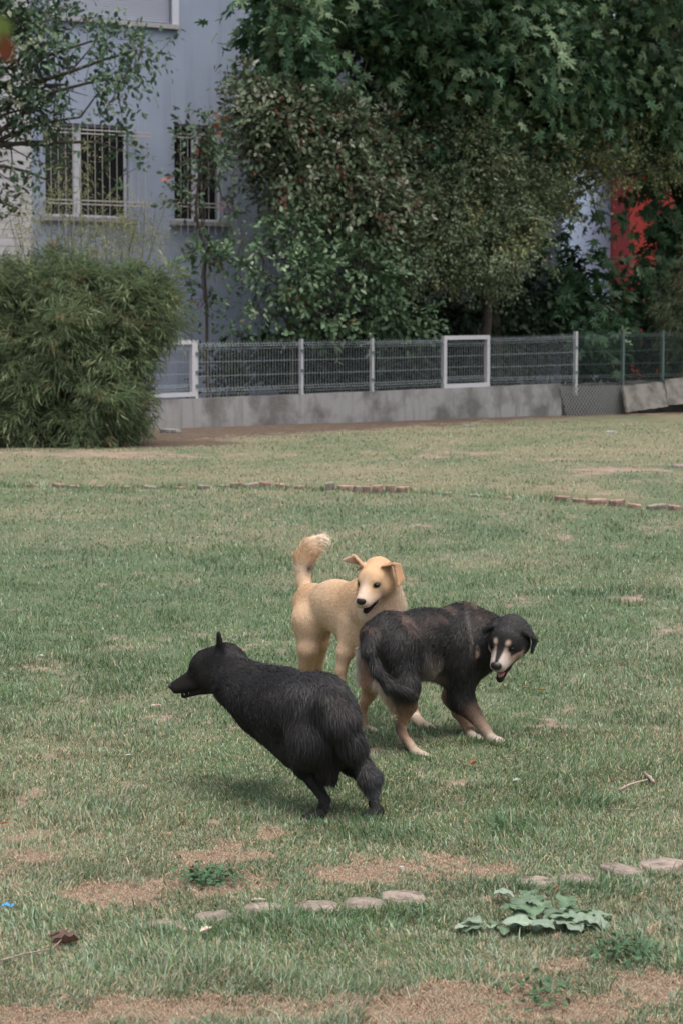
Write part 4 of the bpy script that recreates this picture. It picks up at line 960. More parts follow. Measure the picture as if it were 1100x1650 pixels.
def head_frame(c_, yaw, pitch, roll=0, s=1.0):
    a, p, r = R(yaw), R(pitch), R(roll)
    f = np.array([math.cos(a)*math.cos(p), math.sin(a)*math.cos(p), -math.sin(p)])
    l = np.array([-math.sin(a), math.cos(a), 0.]); u = np.cross(f, l)
    l2 = l*math.cos(r)+u*math.sin(r); u2 = -l*math.sin(r)+u*math.cos(r); c_ = np.array(c_, float)
    M_ = np.stack([f, l2, u2])           # rows
    to = lambda x, y, z: c_+s*(x*f+y*l2+z*u2)
    inv = lambda V: ((V-c_)@M_.T)/s
    return to, inv, s, (f, l2, u2)
def add_head(D, hf, col, colm, jaw=.0, hl=.012, muz=1.0, mw=1.0, sk=1.0, colj=None):
    colj = colm if colj is None else colj
    to, inv, s, (f, l, u) = hf; m = muz
    def c(a_, b_, ra, rb, k=.02, cc=col, h=hl, fl=None, lat=None):
        D.cap(to(*a_), to(*b_), ra*s, rb*s, k*s, cc, None, h, lat, -f+.25*u if fl is None else fl)
    c((-.035, 0, .004), (.022, 0, .004), .058*sk, .050*sk, .02)          # skull
    c((-.055, 0, -.025), (0, 0, -.03), .050, .048)                 # back of the jaw
    for y in (-1, 1):
        c((-.012, y*.036, -.022), (.02, y*.030, -.024), .030, .024, .02)    # cheeks
        c((.036, y*.020, .018), (.048, y*.022, .016), .016, .012, .014)   # brows
        c((.055*m, y*.014, -.034), (.108*m, y*.009, -.036), .021*mw, .0155*mw, .012, colm, hl*.5)   # lips
    c((.035, 0, -.006), (.112*m, 0, -.021), .034*mw**.5, .017*mw, .018, colm, hl*.5)   # bridge of the muzzle
    c((.01, 0, -.052), (.045, 0, -.060-jaw*.4), .026*mw, .020*mw, .012, colj, hl*.7)         # lower jaw
    c((.045, 0, -.060-jaw*.4), (.096*m, 0, -.068-jaw), .017*mw, .0115*mw, .008, colj, hl*.4)
    D.cut.append((to(.125, 0, -.030-.0), .0*s+.001, .001))
    for y in (-1, 1): D.cut.append((to(.060, y*.031, .0065), .0075*s, .006*s))
def head_parts(hf, root, muz=1.0, eye=.0098, ns=1.0, ey=.0265):
    to, inv, s, (f, l, u) = hf
    def ball(name, c_, rx, ry, rz, m_, n=14, par=root):
        th = np.linspace(0, np.pi, n); ph = np.arange(2*n)/(2*n)*2*np.pi; V = []
        for t in th:
            for p in ph: V.append(to(c_[0]+rx*math.cos(t), c_[1]+ry*math.sin(t)*math.cos(p), c_[2]+rz*math.sin(t)*math.sin(p)))
        V = np.array(V); k = 2*n; F = [[i*k+j, i*k+(j+1) % k, (i+1)*k+(j+1) % k, (i+1)*k+j] for i in range(n-1) for j in range(k)]
        return mesh_np(name, V, [np.array(F)[:, ::-1]], m_, par)
    for y in (-1, 1): ball('eye', (.0515, y*ey, .0065), eye, eye*1.08, eye*.80, M_eye)
    ball('nose', (.118*muz, 0, -.0225), .0135*ns, .0165*ns, .0135*ns, M_nose)
    return ball
def finish(D, name, root, paint, hvox, nh, wid, lift=.22, seed=1, bv=.32, clump=.35):
    V, Q = D.mesh(hvox); C, H, FL = D.attrs(V)
    e1 = V[Q[:, 2]]-V[Q[:, 0]]; e2 = V[Q[:, 3]]-V[Q[:, 1]]; fn = np.cross(e1, e2); ar = np.linalg.norm(fn, axis=1)
    VN = np.zeros_like(V)
    for e in range(4):
        for k in range(3): VN[:, k] += np.bincount(Q[:, e], fn[:, k], len(V))
    VN = nrm(VN); C, H = paint(V, C, H, VN)
    body = mesh_np(name, V, [Q], M_skin, root, C*.85, True)
    rg = np.random.default_rng(seed); k = rg.choice(len(Q), nh, p=ar/ar.sum()); w_ = rg.random((nh, 2))
    q = Q[k]; a_, b_ = w_[:, :1], w_[:, 1:]
    def ip(X): return (X[q[:, 0]]*(1-a_)+X[q[:, 1]]*a_)*(1-b_)+(X[q[:, 3]]*(1-a_)+X[q[:, 2]]*a_)*b_
    p = ip(V); n_ = nrm(ip(VN)); c = ip(C); fl = ip(FL); hl = ip(H[:, None])[:, 0]
    keep = hl > .003; p, n_, c, fl, hl = p[keep], n_[keep], c[keep], fl[keep], hl[keep]; m = len(p)
    # combed direction with clumps and gravity
    cl = np.stack([vnoise(p[:, 0]*s_+p[:, 2]*9+i*31, p[:, 1]*s_*.8+p[:, 2]*s_+i*17)-.5 for i, s_ in enumerate((26, 26, 26))], -1)
    fl = nrm(fl+clump*2.2*cl+np.array([0, 0, -.30])*np.clip(hl/.03, 0, 1.5)[:, None]+.22*rg.normal(size=(m, 3)))
    tg = nrm(fl-(fl*n_).sum(-1, keepdims=True)*n_); lf = lift*(.5+rg.random((m, 1)))*np.where(rg.random((m, 1)) < .07, 3.0, 1)
    L = (hl*(.55+.75*rg.random(m)))[:, None]
    t1 = nrm(tg+lf*n_); t2 = nrm(tg+lf*.35*n_+np.array([0, 0, -.5])*np.clip(L/.05, 0, 1))
    p1 = p+t1*L*.5; p2 = p1+t2*L*.5; sd_ = nrm(np.cross(n_, tg)+.35*rg.normal(size=(m, 3)))*(wid*(.7+.6*rg.random(m)))[:, None]
    VV = np.stack([p-sd_-n_*.001, p+sd_-n_*.001, p1-sd_*.8, p1+sd_*.8, p2], 1).reshape(-1, 3); i = np.arange(m)*5
    c = c*(1-bv+2*bv*rg.random((m, 1))); CC = np.repeat(c[:, None], 5, 1); CC[:, 4] *= 1.15
    mesh_np('fur', VV, [np.stack([i, i+1, i+3, i+2], -1), np.stack([i+2, i+3, i+4], -1)], M_fur, root, CC.reshape(-1, 3), True)
    return V, Q, C
def leg(D, pts_, rads, cols, k=.02, hl=.01, hls=None):
    for i in range(len(pts_)-1):
        D.cap(pts_[i], pts_[i+1], rads[i], rads[i+1], k if i == 0 else min(k, .012), cols[i], cols[i+1], hl if hls is None else hls[i], None, nrm(pts_[i+1]-pts_[i]), hl if hls is None else hls[i+1])
def paw(D, c_, yaw, s, col, ww=1.0):
    f = np.array([math.cos(R(yaw)), math.sin(R(yaw)), 0]); l = np.array([-f[1], f[0], 0]); c_ = np.array(c_, float)
    z0 = float(ground_z(np.array([c_[0]]), np.array([c_[1]]))[0]); c_[2] = z0+.013*s
    D.cap(c_-f*.022*s+[0, 0, .004], c_+f*.012*s, .020*s, .019*s, .012, col, None, .005)
    for j, (y, x) in enumerate(((-.023, .022), (-.0085, .034), (.0085, .034), (.023, .022))):
        e = c_+f*x*s+l*y*s*ww+np.array([0, 0, -.004*s]); D.cap(c_+l*y*.6*s+f*.004*s, e, .012*s, .0105*s, .004, col, None, .004)
    return c_
def limb_end(c_, yaw, s, h=.05):    # point where the leg meets the paw
    f = np.array([math.cos(R(yaw)), math.sin(R(yaw)), 0]); return np.array(c_)-f*.02*s+np.array([0, 0, .022*s])
def Gz(px, py):
    p = G(px, py); p[2] = ground_z(p[None, 0], p[None, 1])[0]; return p

# ============ black and tan dog (turned back towards the camera)
def dog_blacktan():
    D = Dog(); K = (.0215, .0198, .0190); K2 = (.030, .027, .025); T1 = (.56, .35, .23); CR = (.50, .40, .30); W = (.62, .55, .47)
    hd = 42.0; ah = R(hd); fwd = np.array([math.cos(ah), math.sin(ah), 0]); lft = np.array([-fwd[1], fwd[0], 0]); lat = lambda s: (lft, s)
    root = thing('dog', Gz(690, 1200), 'black and tan dog with white paws looking back over its shoulder, mouth open', 'dog')
    hipR, hipL = P(642, 1037, 8.36), P(612, 1028, 8.50)
    hip = P(628, 1022, 8.42); mid = P(680, 1030, 8.52); ch = P(728, 1040, 8.66); wit = P(745, 1012, 8.68)
    D.cap(wit, mid, .088, .088, .05, K, None, .030, lat(.86), -fwd)
    D.cap(ch, mid, .138, .108, .06, K, (.028, .025, .023), .030, lat(.76), -fwd+[0, 0, -.35])
    D.cap(mid, hip, .106, .080, .06, K, K2, .030, lat(.85), -fwd+[0, 0, -.2])
    D.cap(P(700, 1072, 8.6), P(745, 1085, 8.66), .055, .065, .05, (.30, .25, .2), (.05, .04, .035), .03, lat(.8), -fwd+[0, 0, -.8])
    # belly line
    D.cap(P(682, 1068, 8.5), P(660, 1062, 8.42), .06, .05, .05, (.20, .17, .14), K, .035, None, [0, 0, -1])
    # hips and thighs
    D.cap(hip, hipR, .078, .078, .05, K2, K, .03, None, -fwd+[0, 0, -.6])
    kR, hkR = P(654, 1106, 8.30), P(645, 1168, 8.42); pR = Gz(677, 1219)
    D.cap(hipR, kR, .076, .044, .04, K, K, .032, None, [-.2, 0, -1])
    D.cap(P(635, 1050, 8.34), P(648, 1112, 8.34), .060, .036, .04, K, K, .035, None, [-.2, 0, -1])
    pRe = limb_end(pR, 5, 1, 0)
    leg(D, [kR, P(657, 1136, 8.36), hkR], [.048, .034, .019], [K, (.25, .15, .1), T1], .03, hls=[.03, .014, .010])
    leg(D, [hkR, P(651, 1186, 8.37), pRe], [.0195, .0155, .0185], [T1, T1, CR], .012, .007)
    D.cap(P(642, 1172, 8.39), P(658, 1206, 8.325), .016, .014, .008, K, K, .006)     # black stripe down the back of the hock
    paw(D, pR, 5, .80, CR)
    # cream trousers under the tail
    D.cap(P(618, 1062, 8.36), P(640, 1118, 8.36), .022, .026, .03, (.48, .38, .29), (.5, .38, .28), .055, None, [-.25, -.1, -1])
    D.cap(P(616, 1098, 8.40), P(638, 1134, 8.37), .022, .018, .02, (.55, .44, .33), (.52, .38, .27), .055, None, [-.3, -.1, -1])
    # left hind leg (farther, at the left)
    kL, hkL = P(600, 1098, 8.50), P(584, 1138, 8.66); pL = Gz(594, 1182)
    D.cap(hipL, kL, .078, .042, .04, K, (.30, .18, .11), .03, None, [0, 0, -1])
    D.cap(P(588, 1050, 8.52), P(584, 1092, 8.56), .030, .022, .03, W, W, .04, None, [-.1, 0, -1])
    leg(D, [kL, P(594, 1118, 8.58), hkL], [.040, .028, .018], [(.34, .20, .12), T1, T1], .02, .012)
    leg(D, [hkL, P(586, 1160, 8.67), limb_end(pL, 20, 1)], [.018, .0145, .016], [T1, (.38, .25, .17), CR], .012, .007)
    paw(D, pL, 20, .95, CR)
    # tail hanging down and curling right
    tl = [P(598, 1022, 8.34), P(594, 1048, 8.26), P(606, 1078, 8.23), P(626, 1103, 8.22), P(648, 1114, 8.22), P(662, 1114, 8.22)]
    for i, (a_, b_) in enumerate(zip(tl[:-1], tl[1:])): D.cap(a_, b_, (.028, .021, .018, .020, .016)[i], (.021, .018, .020, .016, .007)[i], .012 if i else .03, K, K, .042)
    # front legs
    shR = P(742, 1062, 8.60); elR = P(742, 1126, 8.62); wrR = P(783, 1178, 8.56); pFR = Gz(798, 1197)
    D.cap(P(745, 1035, 8.6), shR, .085, .075, .05, K, K, .03, lat(.8), [0, 0, -1])
    D.cap(shR, elR, .068, .050, .04, K, K, .028, None, [0, 0, -1])
    leg(D, [elR, P(759, 1147, 8.60), wrR, limb_end(pFR, 350, 1)], [.048, .034, .0215, .019], [K, (.16, .10, .07), (.44, .31, .22), CR], .03, hls=[.02, .012, .007, .006])
    D.cap(P(731, 1118, 8.66), P(742, 1142, 8.66), .018, .012, .02, (.45, .34, .25), (.45, .32, .22), .035, None, [-.6, 0, -1])
    paw(D, pFR, 350, .86, (.56, .48, .40))
    shL = P(752, 1070, 8.80); elL = P(728, 1122, 8.78); wrL = P(755, 1176, 8.70); pFL = Gz(766, 1192)
    D.cap(shL, elL, .062, .040, .04, K, (.25, .17, .12), .025, None, [0, 0, -1])
    leg(D, [elL, P(738, 1146, 8.74), wrL, limb_end(pFL, 330, 1)], [.038, .028, .0195, .017], [(.36, .25, .17), (.40, .27, .18), T1, CR], .02, .010)
    D.cap(P(758, 1186, 8.67), P(766, 1188, 8.66), .011, .010, .006, K, K, .004)
    paw(D, pFL, 335, .82, (.54, .45, .38))
    # chest front and neck
    D.cap(P(764, 1058, 8.78), P(752, 1082, 8.78), .060, .055, .05, K, (.12, .09, .06), .035, None, [-.2, 0, -1])
    hc = P(818, 1030, 8.52)
    D.cap(hc+np.array([0, .06, 0]), P(778, 1024, 8.66), .062, .085, .05, K, (.045, .033, .028), .03, None, -fwd+[0, 0, -.4])
    D.cap(P(778, 1024, 8.66), wit, .085, .090, .05, (.06, .045, .038), K, .03, None, -fwd+[0, 0, -.3])
    D.cap(P(795, 1052, 8.62), P(772, 1062, 8.74), .045, .06, .04, K, K, .035, None, [-.5, 0, -1])
    hf = head_frame(hc, 245, 26, -7, 1.27)
    add_head(D, hf, K, CR, .024, .012, .95, 1.15, 1.0, K); to, inv, s, (f, l, u) = hf
    # drop ears
    for y, fw_ in ((1, 0), (-1, 0)):
        a_, b_ = to(-.005, y*.046, .040), to(-.045, y*.052, .030); c_ = to(-.012, y*.082, .012); e_ = to(.006, y*.078, -.034); g_ = to(-.036, y*.082, -.014)
        D.tri(a_, b_, c_, .0065, .010, K, .012, nrm(e_-a_)); D.tri(b_, c_, g_, .0055, .008, K, .012, nrm(e_-a_)); D.tri(c_, g_, e_, .0050, .008, K, .012, nrm(e_-a_))
    def paint(V, C, H, N_):
        px, py = proj(V); q = inv(V); hm = (q[:, 0] > -.09) & (np.abs(q[:, 1]) < .1) & (np.abs(q[:, 2]) < .1) & (q[:, 0] < .16) & (np.linalg.norm(q-[.03, 0, -.02], axis=1) < .135)
        n_ = fbm(V[:, 0]*14+V[:, 1]*8, V[:, 2]*14+V[:, 1]*6, 3)
        # rusty grey grizzle over the neck and withers and the rump
        g = (sm(.50, .68, n_)*np.exp(-(((px-762)/42)**2+((py-992)/20)**2))*.95+.75*sm(.42, .7, n_)*np.exp(-(((px-630)/42)**2+((py-1000)/20)**2)))*(~hm)
        C = C*(1-g[:, None])+np.array([.26, .17, .135])*g[:, None]
        g = (np.exp(-((px-757-(py-1020)*.06)/3.0)**2)*sm(978, 992, py)*sm(1058, 1035, py)*(py < 1070)*(~hm))*.6
        C = C*(1-g[:, None])+np.array([.16, .145, .13])*g[:, None]
        x, y, z = q.T; ay = np.abs(y)
        n8 = fbm(V[:, 0]*60+V[:, 1]*40, V[:, 2]*60, 3)[:, None]; tan = np.array([.40, .28, .21])*(.7+.6*n8); wh = np.array([.48, .40, .35])*(.75+.5*n8); blk = np.array(K)
        Ch = C.copy()
        face = hm&(x > -.02)
        Ch[face] = blk
        mz = sm(.066, .076, x)*sm(.011, .016, ay+.16*np.clip(x-.07, 0, 1))*(z > -.060)      # muzzle sides pale, black bridge
        under = sm(-.022, -.032, z)*sm(.02, .045, x)*(ay < .042)*(z > -.060)
        ck = sm(-.010, -.018, z)*sm(.012, .020, ay)*sm(.018, .034, x)*(z > -.05)
        pale = np.clip(np.maximum(np.maximum(mz, under), ck), 0, 1)*face
        Ch = Ch*(1-pale[:, None])+(tan*(1-sm(.06, .10, x))[:, None]+wh*sm(.06, .10, x)[:, None])*pale[:, None]
        br = np.exp(-(((x-.056)/.018)**2+((ay-.020)/.0085)**2+((z-.0285)/.008)**2)**2)*face          # brow spots
        Ch = Ch*(1-br[:, None])+tan*1.25*br[:, None]
        ej = np.exp(-(((x-.056)/.018)**2+((ay-.028)/.013)**2+((z-.0065)/.0115)**2)**3)*face; Ch = Ch*(1-ej[:, None])+blk*ej[:, None]
        ins = face&(z < -.047)&(z > -.082)&(x > .03)&(x < .112)&(N_@u > -.2)&(z < -.05); Ch[ins] = [.05, .018, .016]
        lip = face&(np.abs(z+.0515) < .004)&(x > .02)&(x < .125); Ch[lip] = [.02, .016, .015]
        H = np.where(face&(x > .04), .0045, H); H = np.where(ej > .6, .0032, H); H = np.where(ins, 0, H); H = np.where(face&(x > .085), .003, H)
        # black streak down the back of the near hock
        st_, _ = seg_d(V, P(640, 1172, 8.42), P(660, 1210, 8.36), .0, .0, None); g = (sm(.022, .015, st_)*sm(-.1, -.45, N_@np.array([1., .25, .1])))[:, None]
        C = C*(1-g)+np.array(K)*g
        return np.where(hm[:, None], Ch, C), H
    finish(D, 'body', root, paint, .0052, 190000, .0007, .22, 2, clump=.30)
    ball = head_parts(hf, root, 1.015, .0105, 1.10, .0290)
    t = ball('tongue', (.070, 0, -.077), .030, .0135, .0055, M_tongue)
    MBt = MB()
    for y in np.linspace(-.009, .009, 6): 
        c_ = to(.097-12*y*y*8, y, -.082); MBt.tube(np.array([c_, c_+s*.009*u]), [.0022, .0012], 5)
    MBt.build('teeth', M_teeth, root)
    return D

# ============ yellow dog
def dog_yellow():
    D = Dog(); Y = (.58, .375, .215); Y2 = (.64, .455, .295); PK_ = (.61, .42, .275); CR = (.68, .55, .42)
    root = thing('dog', Gz(545, 1160), 'yellow tan dog with raised bushy tail standing behind the two dark dogs', 'dog')
    hip = P(503, 972, 9.22); mid = P(540, 975, 9.08); wit = P(590, 968, 8.92); ch = P(590, 1008, 8.90)
    hd = math.atan2(wit[1]-hip[1], wit[0]-hip[0]); fwd = np.array([math.cos(hd), math.sin(hd), 0]); lft = np.array([-fwd[1], fwd[0], 0]); lat = lambda s: (lft, s)
    D.cap(wit, mid, .088, .088, .05, Y, Y2, .015, None, -fwd)
    D.cap(ch, mid, .119, .090, .06, Y2, Y2, .015, lat(.9), -fwd+[0, 0, -.3])
    D.cap(mid, hip, .092, .078, .05, Y2, Y, .015, lat(.9), -fwd+[0, 0, -.2])
    D.cap(P(566, 1010, 8.98), P(594, 1028, 8.92), .065, .078, .05, Y2, Y2, .014, None, -fwd)
    # hind legs
    pA = Gz(497, 1150); 
    D.cap(hip, P(499, 1000, 9.12), .078, .072, .04, Y, Y2, .016, None, [0, 0, -1])
    D.cap(P(499, 1000, 9.12), P(496, 1045, 9.10), .066, .042, .04, Y2, PK_, .012, None, [0, 0, -1])
    leg(D, [P(496, 1045, 9.10), P(492, 1080, 9.15), P(488, 1106, 9.22)], [.045, .030, .020], [PK_, Y, Y], .02, .010)
    leg(D, [P(488, 1106, 9.22), P(492, 1128, 9.2), limb_end(pA, 290, 1)], [.020, .016, .018], [Y, Y2, CR], .012, .007)
    paw(D, pA, 290, 1.0, CR)
    pB = Gz(518, 1136)
    D.cap(P(520, 985, 9.32), P(514, 1035, 9.35), .070, .036, .04, (.40, .25, .13), (.40, .25, .13), .012, None, [0, 0, -1])  # far thigh in darker tan, its shadow put into the colour
    leg(D, [P(514, 1035, 9.35), P(510, 1070, 9.42), P(512, 1092, 9.46), limb_end(pB, 300, 1)], [.042, .028, .018, .016], [Y, Y, Y, CR], .02, .010)
    paw(D, pB, 300, 1.0, CR)
    # front legs
    pC = Gz(560, 1172)
    D.cap(P(572, 1010, 8.88), P(554, 1050, 8.86), .062, .030, .05, Y2, Y2, .012, None, [0, 0, -1])
    leg(D, [P(556, 1052, 8.86), P(549, 1080, 8.86), P(548, 1130, 8.86), limb_end(pC, 285, 1)], [.029, .024, .0215, .019], [Y2, PK_, Y, CR], .03, .009)
    paw(D, pC, 290, 1.05, CR)
    pD = Gz(687, 1174)
    D.cap(P(618, 1018, 8.90), P(640, 1062, 8.95), .070, .042, .05, Y2, Y, .012, None, [0, 0, -1])
    leg(D, [P(640, 1062, 8.95), P(650, 1100, 8.96), P(668, 1156, 8.93), limb_end(pD, 345, 1)], [.036, .028, .022, .019], [Y, Y, CR, CR], .03, .009)
    paw(D, pD, 348, .85, (.62, .50, .40))
    # tail
    tl = [P(494, 962, 9.28), P(489, 938, 9.32), P(488, 918, 9.34), P(490, 902, 9.35), P(498, 886, 9.35), P(509, 874, 9.35)]
    for i, (a_, b_) in enumerate(zip(tl[:-1], tl[1:])):
        D.cap(a_, b_, (.032, .027, .030, .038, .036)[i], (.027, .030, .038, .036, .020)[i], .030, (Y2, Y2, CR, Y, Y2)[i], (Y2, CR, Y, (.66, .50, .34), (.78, .68, .56))[i], (.014, .016, .028, .040, .055)[i], None, None, (.016, .024, .040, .055, .070)[i])
    # chest, neck
    D.cap(P(600, 985, 8.80), P(604, 1020, 8.84), .085, .082, .05, Y2, Y2, .02, None, [0, 0, -1])
    hc = P(603, 932, 8.70)
    D.cap(hc+np.array([.015, .05, -.02]), P(612, 975, 8.80), .072, .088, .05, Y, Y2, .02, None, [.1, 0, -1])
    D.cap(P(612, 975, 8.82), wit, .088, .088, .05, Y2, Y, .018, None, -fwd)
    D.cap(P(628, 950, 8.76), P(632, 978, 8.80), .04, .05, .04, CR, CR, .02, None, [.3, 0, -1])
    hf = head_frame(hc, 245, 22, -2, 1.24)
    add_head(D, hf, Y, Y2, .008, .008, 1.0, 1.08, .93); to, inv, s, (f, l, u) = hf
    # ears: image-left one flung outwards, image-right one folded down
    a_, b_ = to(.004, -.036, .048), to(-.030, -.048, .030); c_ = to(-.014, -.070, .074); e_ = to(.008, -.104, .064)
    D.tri(a_, b_, c_, .006, .010, (.55, .34, .2), .006); D.tri(b_, c_, e_, .005, .008, (.62, .42, .3), .006); D.tri(a_, b_, to(-.004, -.062, .024), .005, .010, (.45, .25, .17), .006)
    a_, b_ = to(.004, .034, .050), to(-.040, .046, .038); c_ = to(-.006, .074, .058); g_ = to(-.036, .082, .040); e_ = to(.020, .092, -.008); h_ = to(-.020, .100, -.004)
    for t_ in ((a_, b_, c_), (b_, c_, g_), (c_, g_, e_), (g_, e_, h_)): D.tri(*t_, .0045, .010, (.52, .31, .18), .006, nrm(e_-a_))
    def paint(V, C, H, N_):
        px, py = proj(V); q = inv(V); hm = (np.linalg.norm(q-[.03, 0, -.02], axis=1) < .125)&(np.abs(q[:, 1]) < .062)
        n_ = fbm(V[:, 0]*9+V[:, 1]*5, V[:, 2]*9+V[:, 1]*6, 3)[:, None]; C = C*(.9+.22*n_)
        g = np.exp(-(((px-497)/5)**2+((py-920)/7)**2)); C = C*(1-g[:, None]*.95)+np.array([.03, .025, .02])*g[:, None]*.95
        x, y, z = q.T; ay = np.abs(y); Ch = C.copy(); face = hm&(x > -.03)
        bl = np.exp(-((ay/.010)**2))*sm(.045, .075, x)*(z > -.03); mzl = sm(.075, .10, x)*.8; side = sm(-.02, -.035, z)*sm(.02, .05, x)*.6
        g = np.clip(np.maximum(np.maximum(bl*.75, mzl*.7), side*.7), 0, 1)*face; Ch = Ch*(1-g[:, None])+np.array([.66, .52, .43])*g[:, None]
        g = np.exp(-(((x-.07)/.02)**2+((ay-.018)/.012)**2+((z+.008)/.014)**2))*.6*face; Ch = Ch*(1-g[:, None])+np.array([.52, .30, .19])*g[:, None]
        ej = np.exp(-(((x-.056)/.018)**2+((ay-.030)/.0165)**2+((z-.0060)/.0105)**2)**3)*face; Ch = Ch*(1-ej[:, None])+np.array([.035, .025, .02])*ej[:, None]
        ins = face&(z < -.047)&(z > -.076)&(x > .042)&(N_@u > -.3)&(z < -.050); Ch[ins] = [.03, .014, .012]
        lip = face&(z < -.046)&(z > -.060)&(x > .045); Ch[lip] = [.022, .017, .016]
        H = np.where(face&(x > .03), .004, H); H = np.where(ej > .3, 0, H); H = np.where(ins | lip, 0, H)
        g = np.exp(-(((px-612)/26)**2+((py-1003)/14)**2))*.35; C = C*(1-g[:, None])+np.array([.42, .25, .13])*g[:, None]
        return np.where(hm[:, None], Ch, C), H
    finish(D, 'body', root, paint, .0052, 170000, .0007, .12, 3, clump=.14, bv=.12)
    ball = head_parts(hf, root, 1.0, .0095, 1.15, .0290)
    ball('tongue', (.064, 0, -.063), .024, .011, .004, M_tongue)

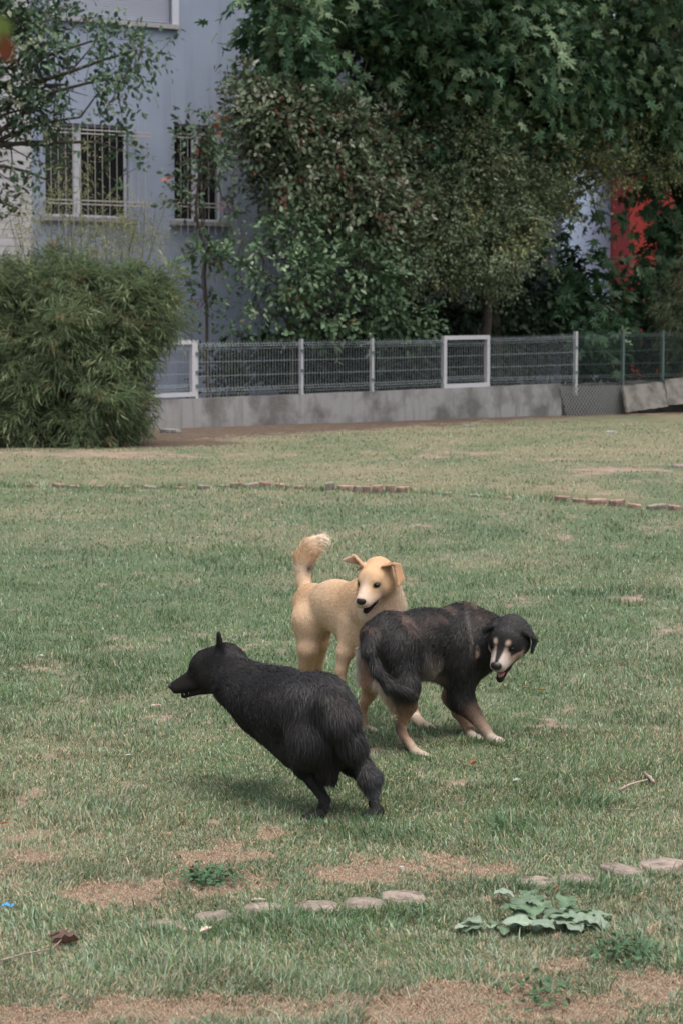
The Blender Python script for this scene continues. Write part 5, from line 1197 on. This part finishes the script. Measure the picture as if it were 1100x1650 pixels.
# ============ black dog (turning away at the left)
def dog_black():
    D = Dog(); K = (.0185, .0172, .0165); K2 = (.0225, .021, .0202); BR_ = (.030, .025, .023)
    root = thing('dog', Gz(555, 1322), 'shaggy black dog in the foreground lunging to the left on its hind legs', 'dog')
    hd = 148; ah = R(hd); fwd = np.array([math.cos(ah), math.sin(ah), 0]); lft = np.array([-fwd[1], fwd[0], 0]); lat = lambda s: (lft, s)
    rump = P(536, 1156, 7.12); hip = P(512, 1142, 7.18); mid = P(474, 1142, 7.30); ch = P(420, 1131, 7.42)
    D.cap(ch, mid, .100, .114, .06, K, K, .020, lat(.85), -fwd+[0, 0, -.3])
    D.cap(mid, hip, .118, .106, .06, K, K2, .028, lat(.9), -fwd+[0, 0, -.6])
    D.cap(hip, rump, .100, .072, .05, K2, K2, .042, None, -fwd+[0, 0, -1.0])
    D.cap(P(440, 1165, 7.40), P(482, 1200, 7.28), .076, .082, .05, K, K, .022, None, [.3, 0, -1])
    # neck
    hc = P(346, 1075, 7.60)
    D.cap(hc+np.array([.03, 0, -.005]), P(382, 1102, 7.50), .068, .076, .05, K, K, .018, None, [.8, -.3, -.4])
    D.cap(P(382, 1102, 7.50), ch, .076, .096, .05, K, K, .022, None, [.8, -.3, -.4])
    D.cap(P(398, 1086, 7.5), P(455, 1101, 7.36), .036, .050, .04, K, K, .045, None, [.9, -.3, .1])
    # folded front legs on the far side of the chest
    for (dx, dd) in ((0, .02), (12, .16)):
        sh, el, wr, pw = P(412+dx, 1150, 7.46+dd), P(448+dx, 1178, 7.44+dd), P(425+dx, 1188, 7.50+dd), P(440+dx, 1200, 7.54+dd)
        D.cap(sh, el, .055, .040, .04, K, K, .02); leg(D, [el, wr, pw], [.034, .022, .020], [K, K, K], .015, .010)
        D.cap(pw, pw+np.array([.03, 0, -.015]), .020, .014, .01, K, K, .006)
    # hind legs
    pA = Gz(505, 1324); kA = P(492, 1232, 7.20); hkA = P(524, 1290, 7.16)
    D.cap(hip, P(508, 1190, 7.12), .105, .085, .05, K2, K, .045, None, [.1, 0, -1])
    D.cap(P(508, 1190, 7.12), kA, .076, .040, .04, K, K, .032, None, [-.1, 0, -1])
    leg(D, [kA, P(505, 1258, 7.18), hkA], [.038, .025, .017], [K, K, BR_], .02, hls=[.018, .009, .007])
    leg(D, [hkA, P(520, 1304, 7.14), limb_end(pA, 190, 1)], [.0195, .017, .018], [BR_, BR_, K], .010, .006)
    paw(D, pA, 190, 1.0, K)
    pB = Gz(600, 1318); kB = P(566, 1222, 7.20); hkB = P(599, 1270, 7.14)
    D.cap(rump, P(550, 1195, 7.12), .068, .054, .05, K2, K, .045, None, [.2, 0, -1])
    D.cap(P(552, 1195, 7.12), kB, .056, .042, .04, K, K, .035, None, [.2, 0, -1])
    leg(D, [kB, P(586, 1248, 7.17), hkB], [.042, .030, .021], [K, K, K], .02, hls=[.03, .015, .010])
    leg(D, [hkB, P(602, 1296, 7.13), limb_end(pB, 200, 1)], [.0205, .0165, .018], [K, K, K], .010, .006)
    paw(D, pB, 200, .95, K)
    # hanging fur between the legs
    D.cap(P(530, 1190, 7.08), P(533, 1240, 7.10), .045, .024, .03, K, BR_, .055, None, [.15, 0, -1])
    D.cap(P(520, 1215, 7.12), P(520, 1246, 7.12), .03, .018, .03, K, K, .04, None, [.3, 0, -1])
    # tail: down along the right side, bushy tip
    tl = [P(528, 1130, 7.06), P(550, 1160, 7.01), P(566, 1195, 7.0), P(584, 1228, 6.99), P(595, 1254, 6.96), P(598, 1270, 6.96)]
    for i, (a_, b_) in enumerate(zip(tl[:-1], tl[1:])): D.cap(a_, b_, (.045, .038, .030, .020, .034)[i], (.038, .030, .020, .034, .028)[i], .045 if i < 3 else .02, K, (K, K, K, (.05, .052, .056), (.12, .125, .135))[i], (.05, .055, .055, .04, .028)[i], None, None, (.055, .055, .045, .028, .026)[i])
    hf = head_frame(hc, 166, 16, 0, 1.26)
    add_head(D, hf, K, K, -.010, .012, 1.20, .68)
    D.cap(hf[0](.02, 0, .022), hf[0](.05, 0, .012), .040, .026, .02, K, K, .012, None, -hf[3][0]); to, inv, s, (f, l, u) = hf
    D.tri(to(-.02, -.045, .03), to(-.05, -.05, .02), to(-.075, -.062, -.015), .006, .014, K, .010)
    for y in (1,):
        tip = to(-.052, y*.040, .092) if y > 0 else to(-.090, y*.034, .040)
        D.tri(to(-.030, y*.032, .046), to(-.054, y*.040, .040), tip, .0050, .012, K, .006); D.tri(to(-.040, y*.028, .050), to(-.054, y*.044, .036), tip, .0045, .012, K, .008)
    def paint(V, C, H, N_):
        px, py = proj(V); n_ = fbm(V[:, 0]*11+V[:, 1]*7, V[:, 2]*9+V[:, 1]*6, 3)
        g = (sm(.52, .75, n_)*.5)[:, None]; C = C*(1-g)+np.array([.038, .030, .026])*g
        g = (np.exp(-(((px-492)/34)**2+((py-1118)/34)**2))*(.4+.6*sm(.4, .65, n_)))[:, None]; C = C*(1-g)+np.array([.055, .050, .050])*g  # sheen painted into the fur: paler patch on the haunch
        q = inv(V); x, y, z = q.T; face = (np.linalg.norm(q-[.03, 0, -.02], axis=1) < .125)&(x > .02)
        H = np.where(face, .005, H); H = np.where(face&(x > .07), .0035, H); 
        return C, H
    finish(D, 'body', root, paint, .0055, 230000, .0008, .20, 4, clump=.42)
    ball = head_parts(hf, root, 1.20, .0085, .75)
    ball('tongue', (.070, 0, -.052), .024, .009, .003, M_tongue)
    m_ = MB()
    for y in (-.011, .011):
        for x in (.092, .080): c_ = to(x*1.18, y*.7, -.053-.003*x/.09); m_.tube(np.array([c_, c_+s*.006*u]), [.0018, .001], 5)
    m_.build('teeth', M_teeth, root)
dog_blacktan(); dog_yellow(); dog_black()
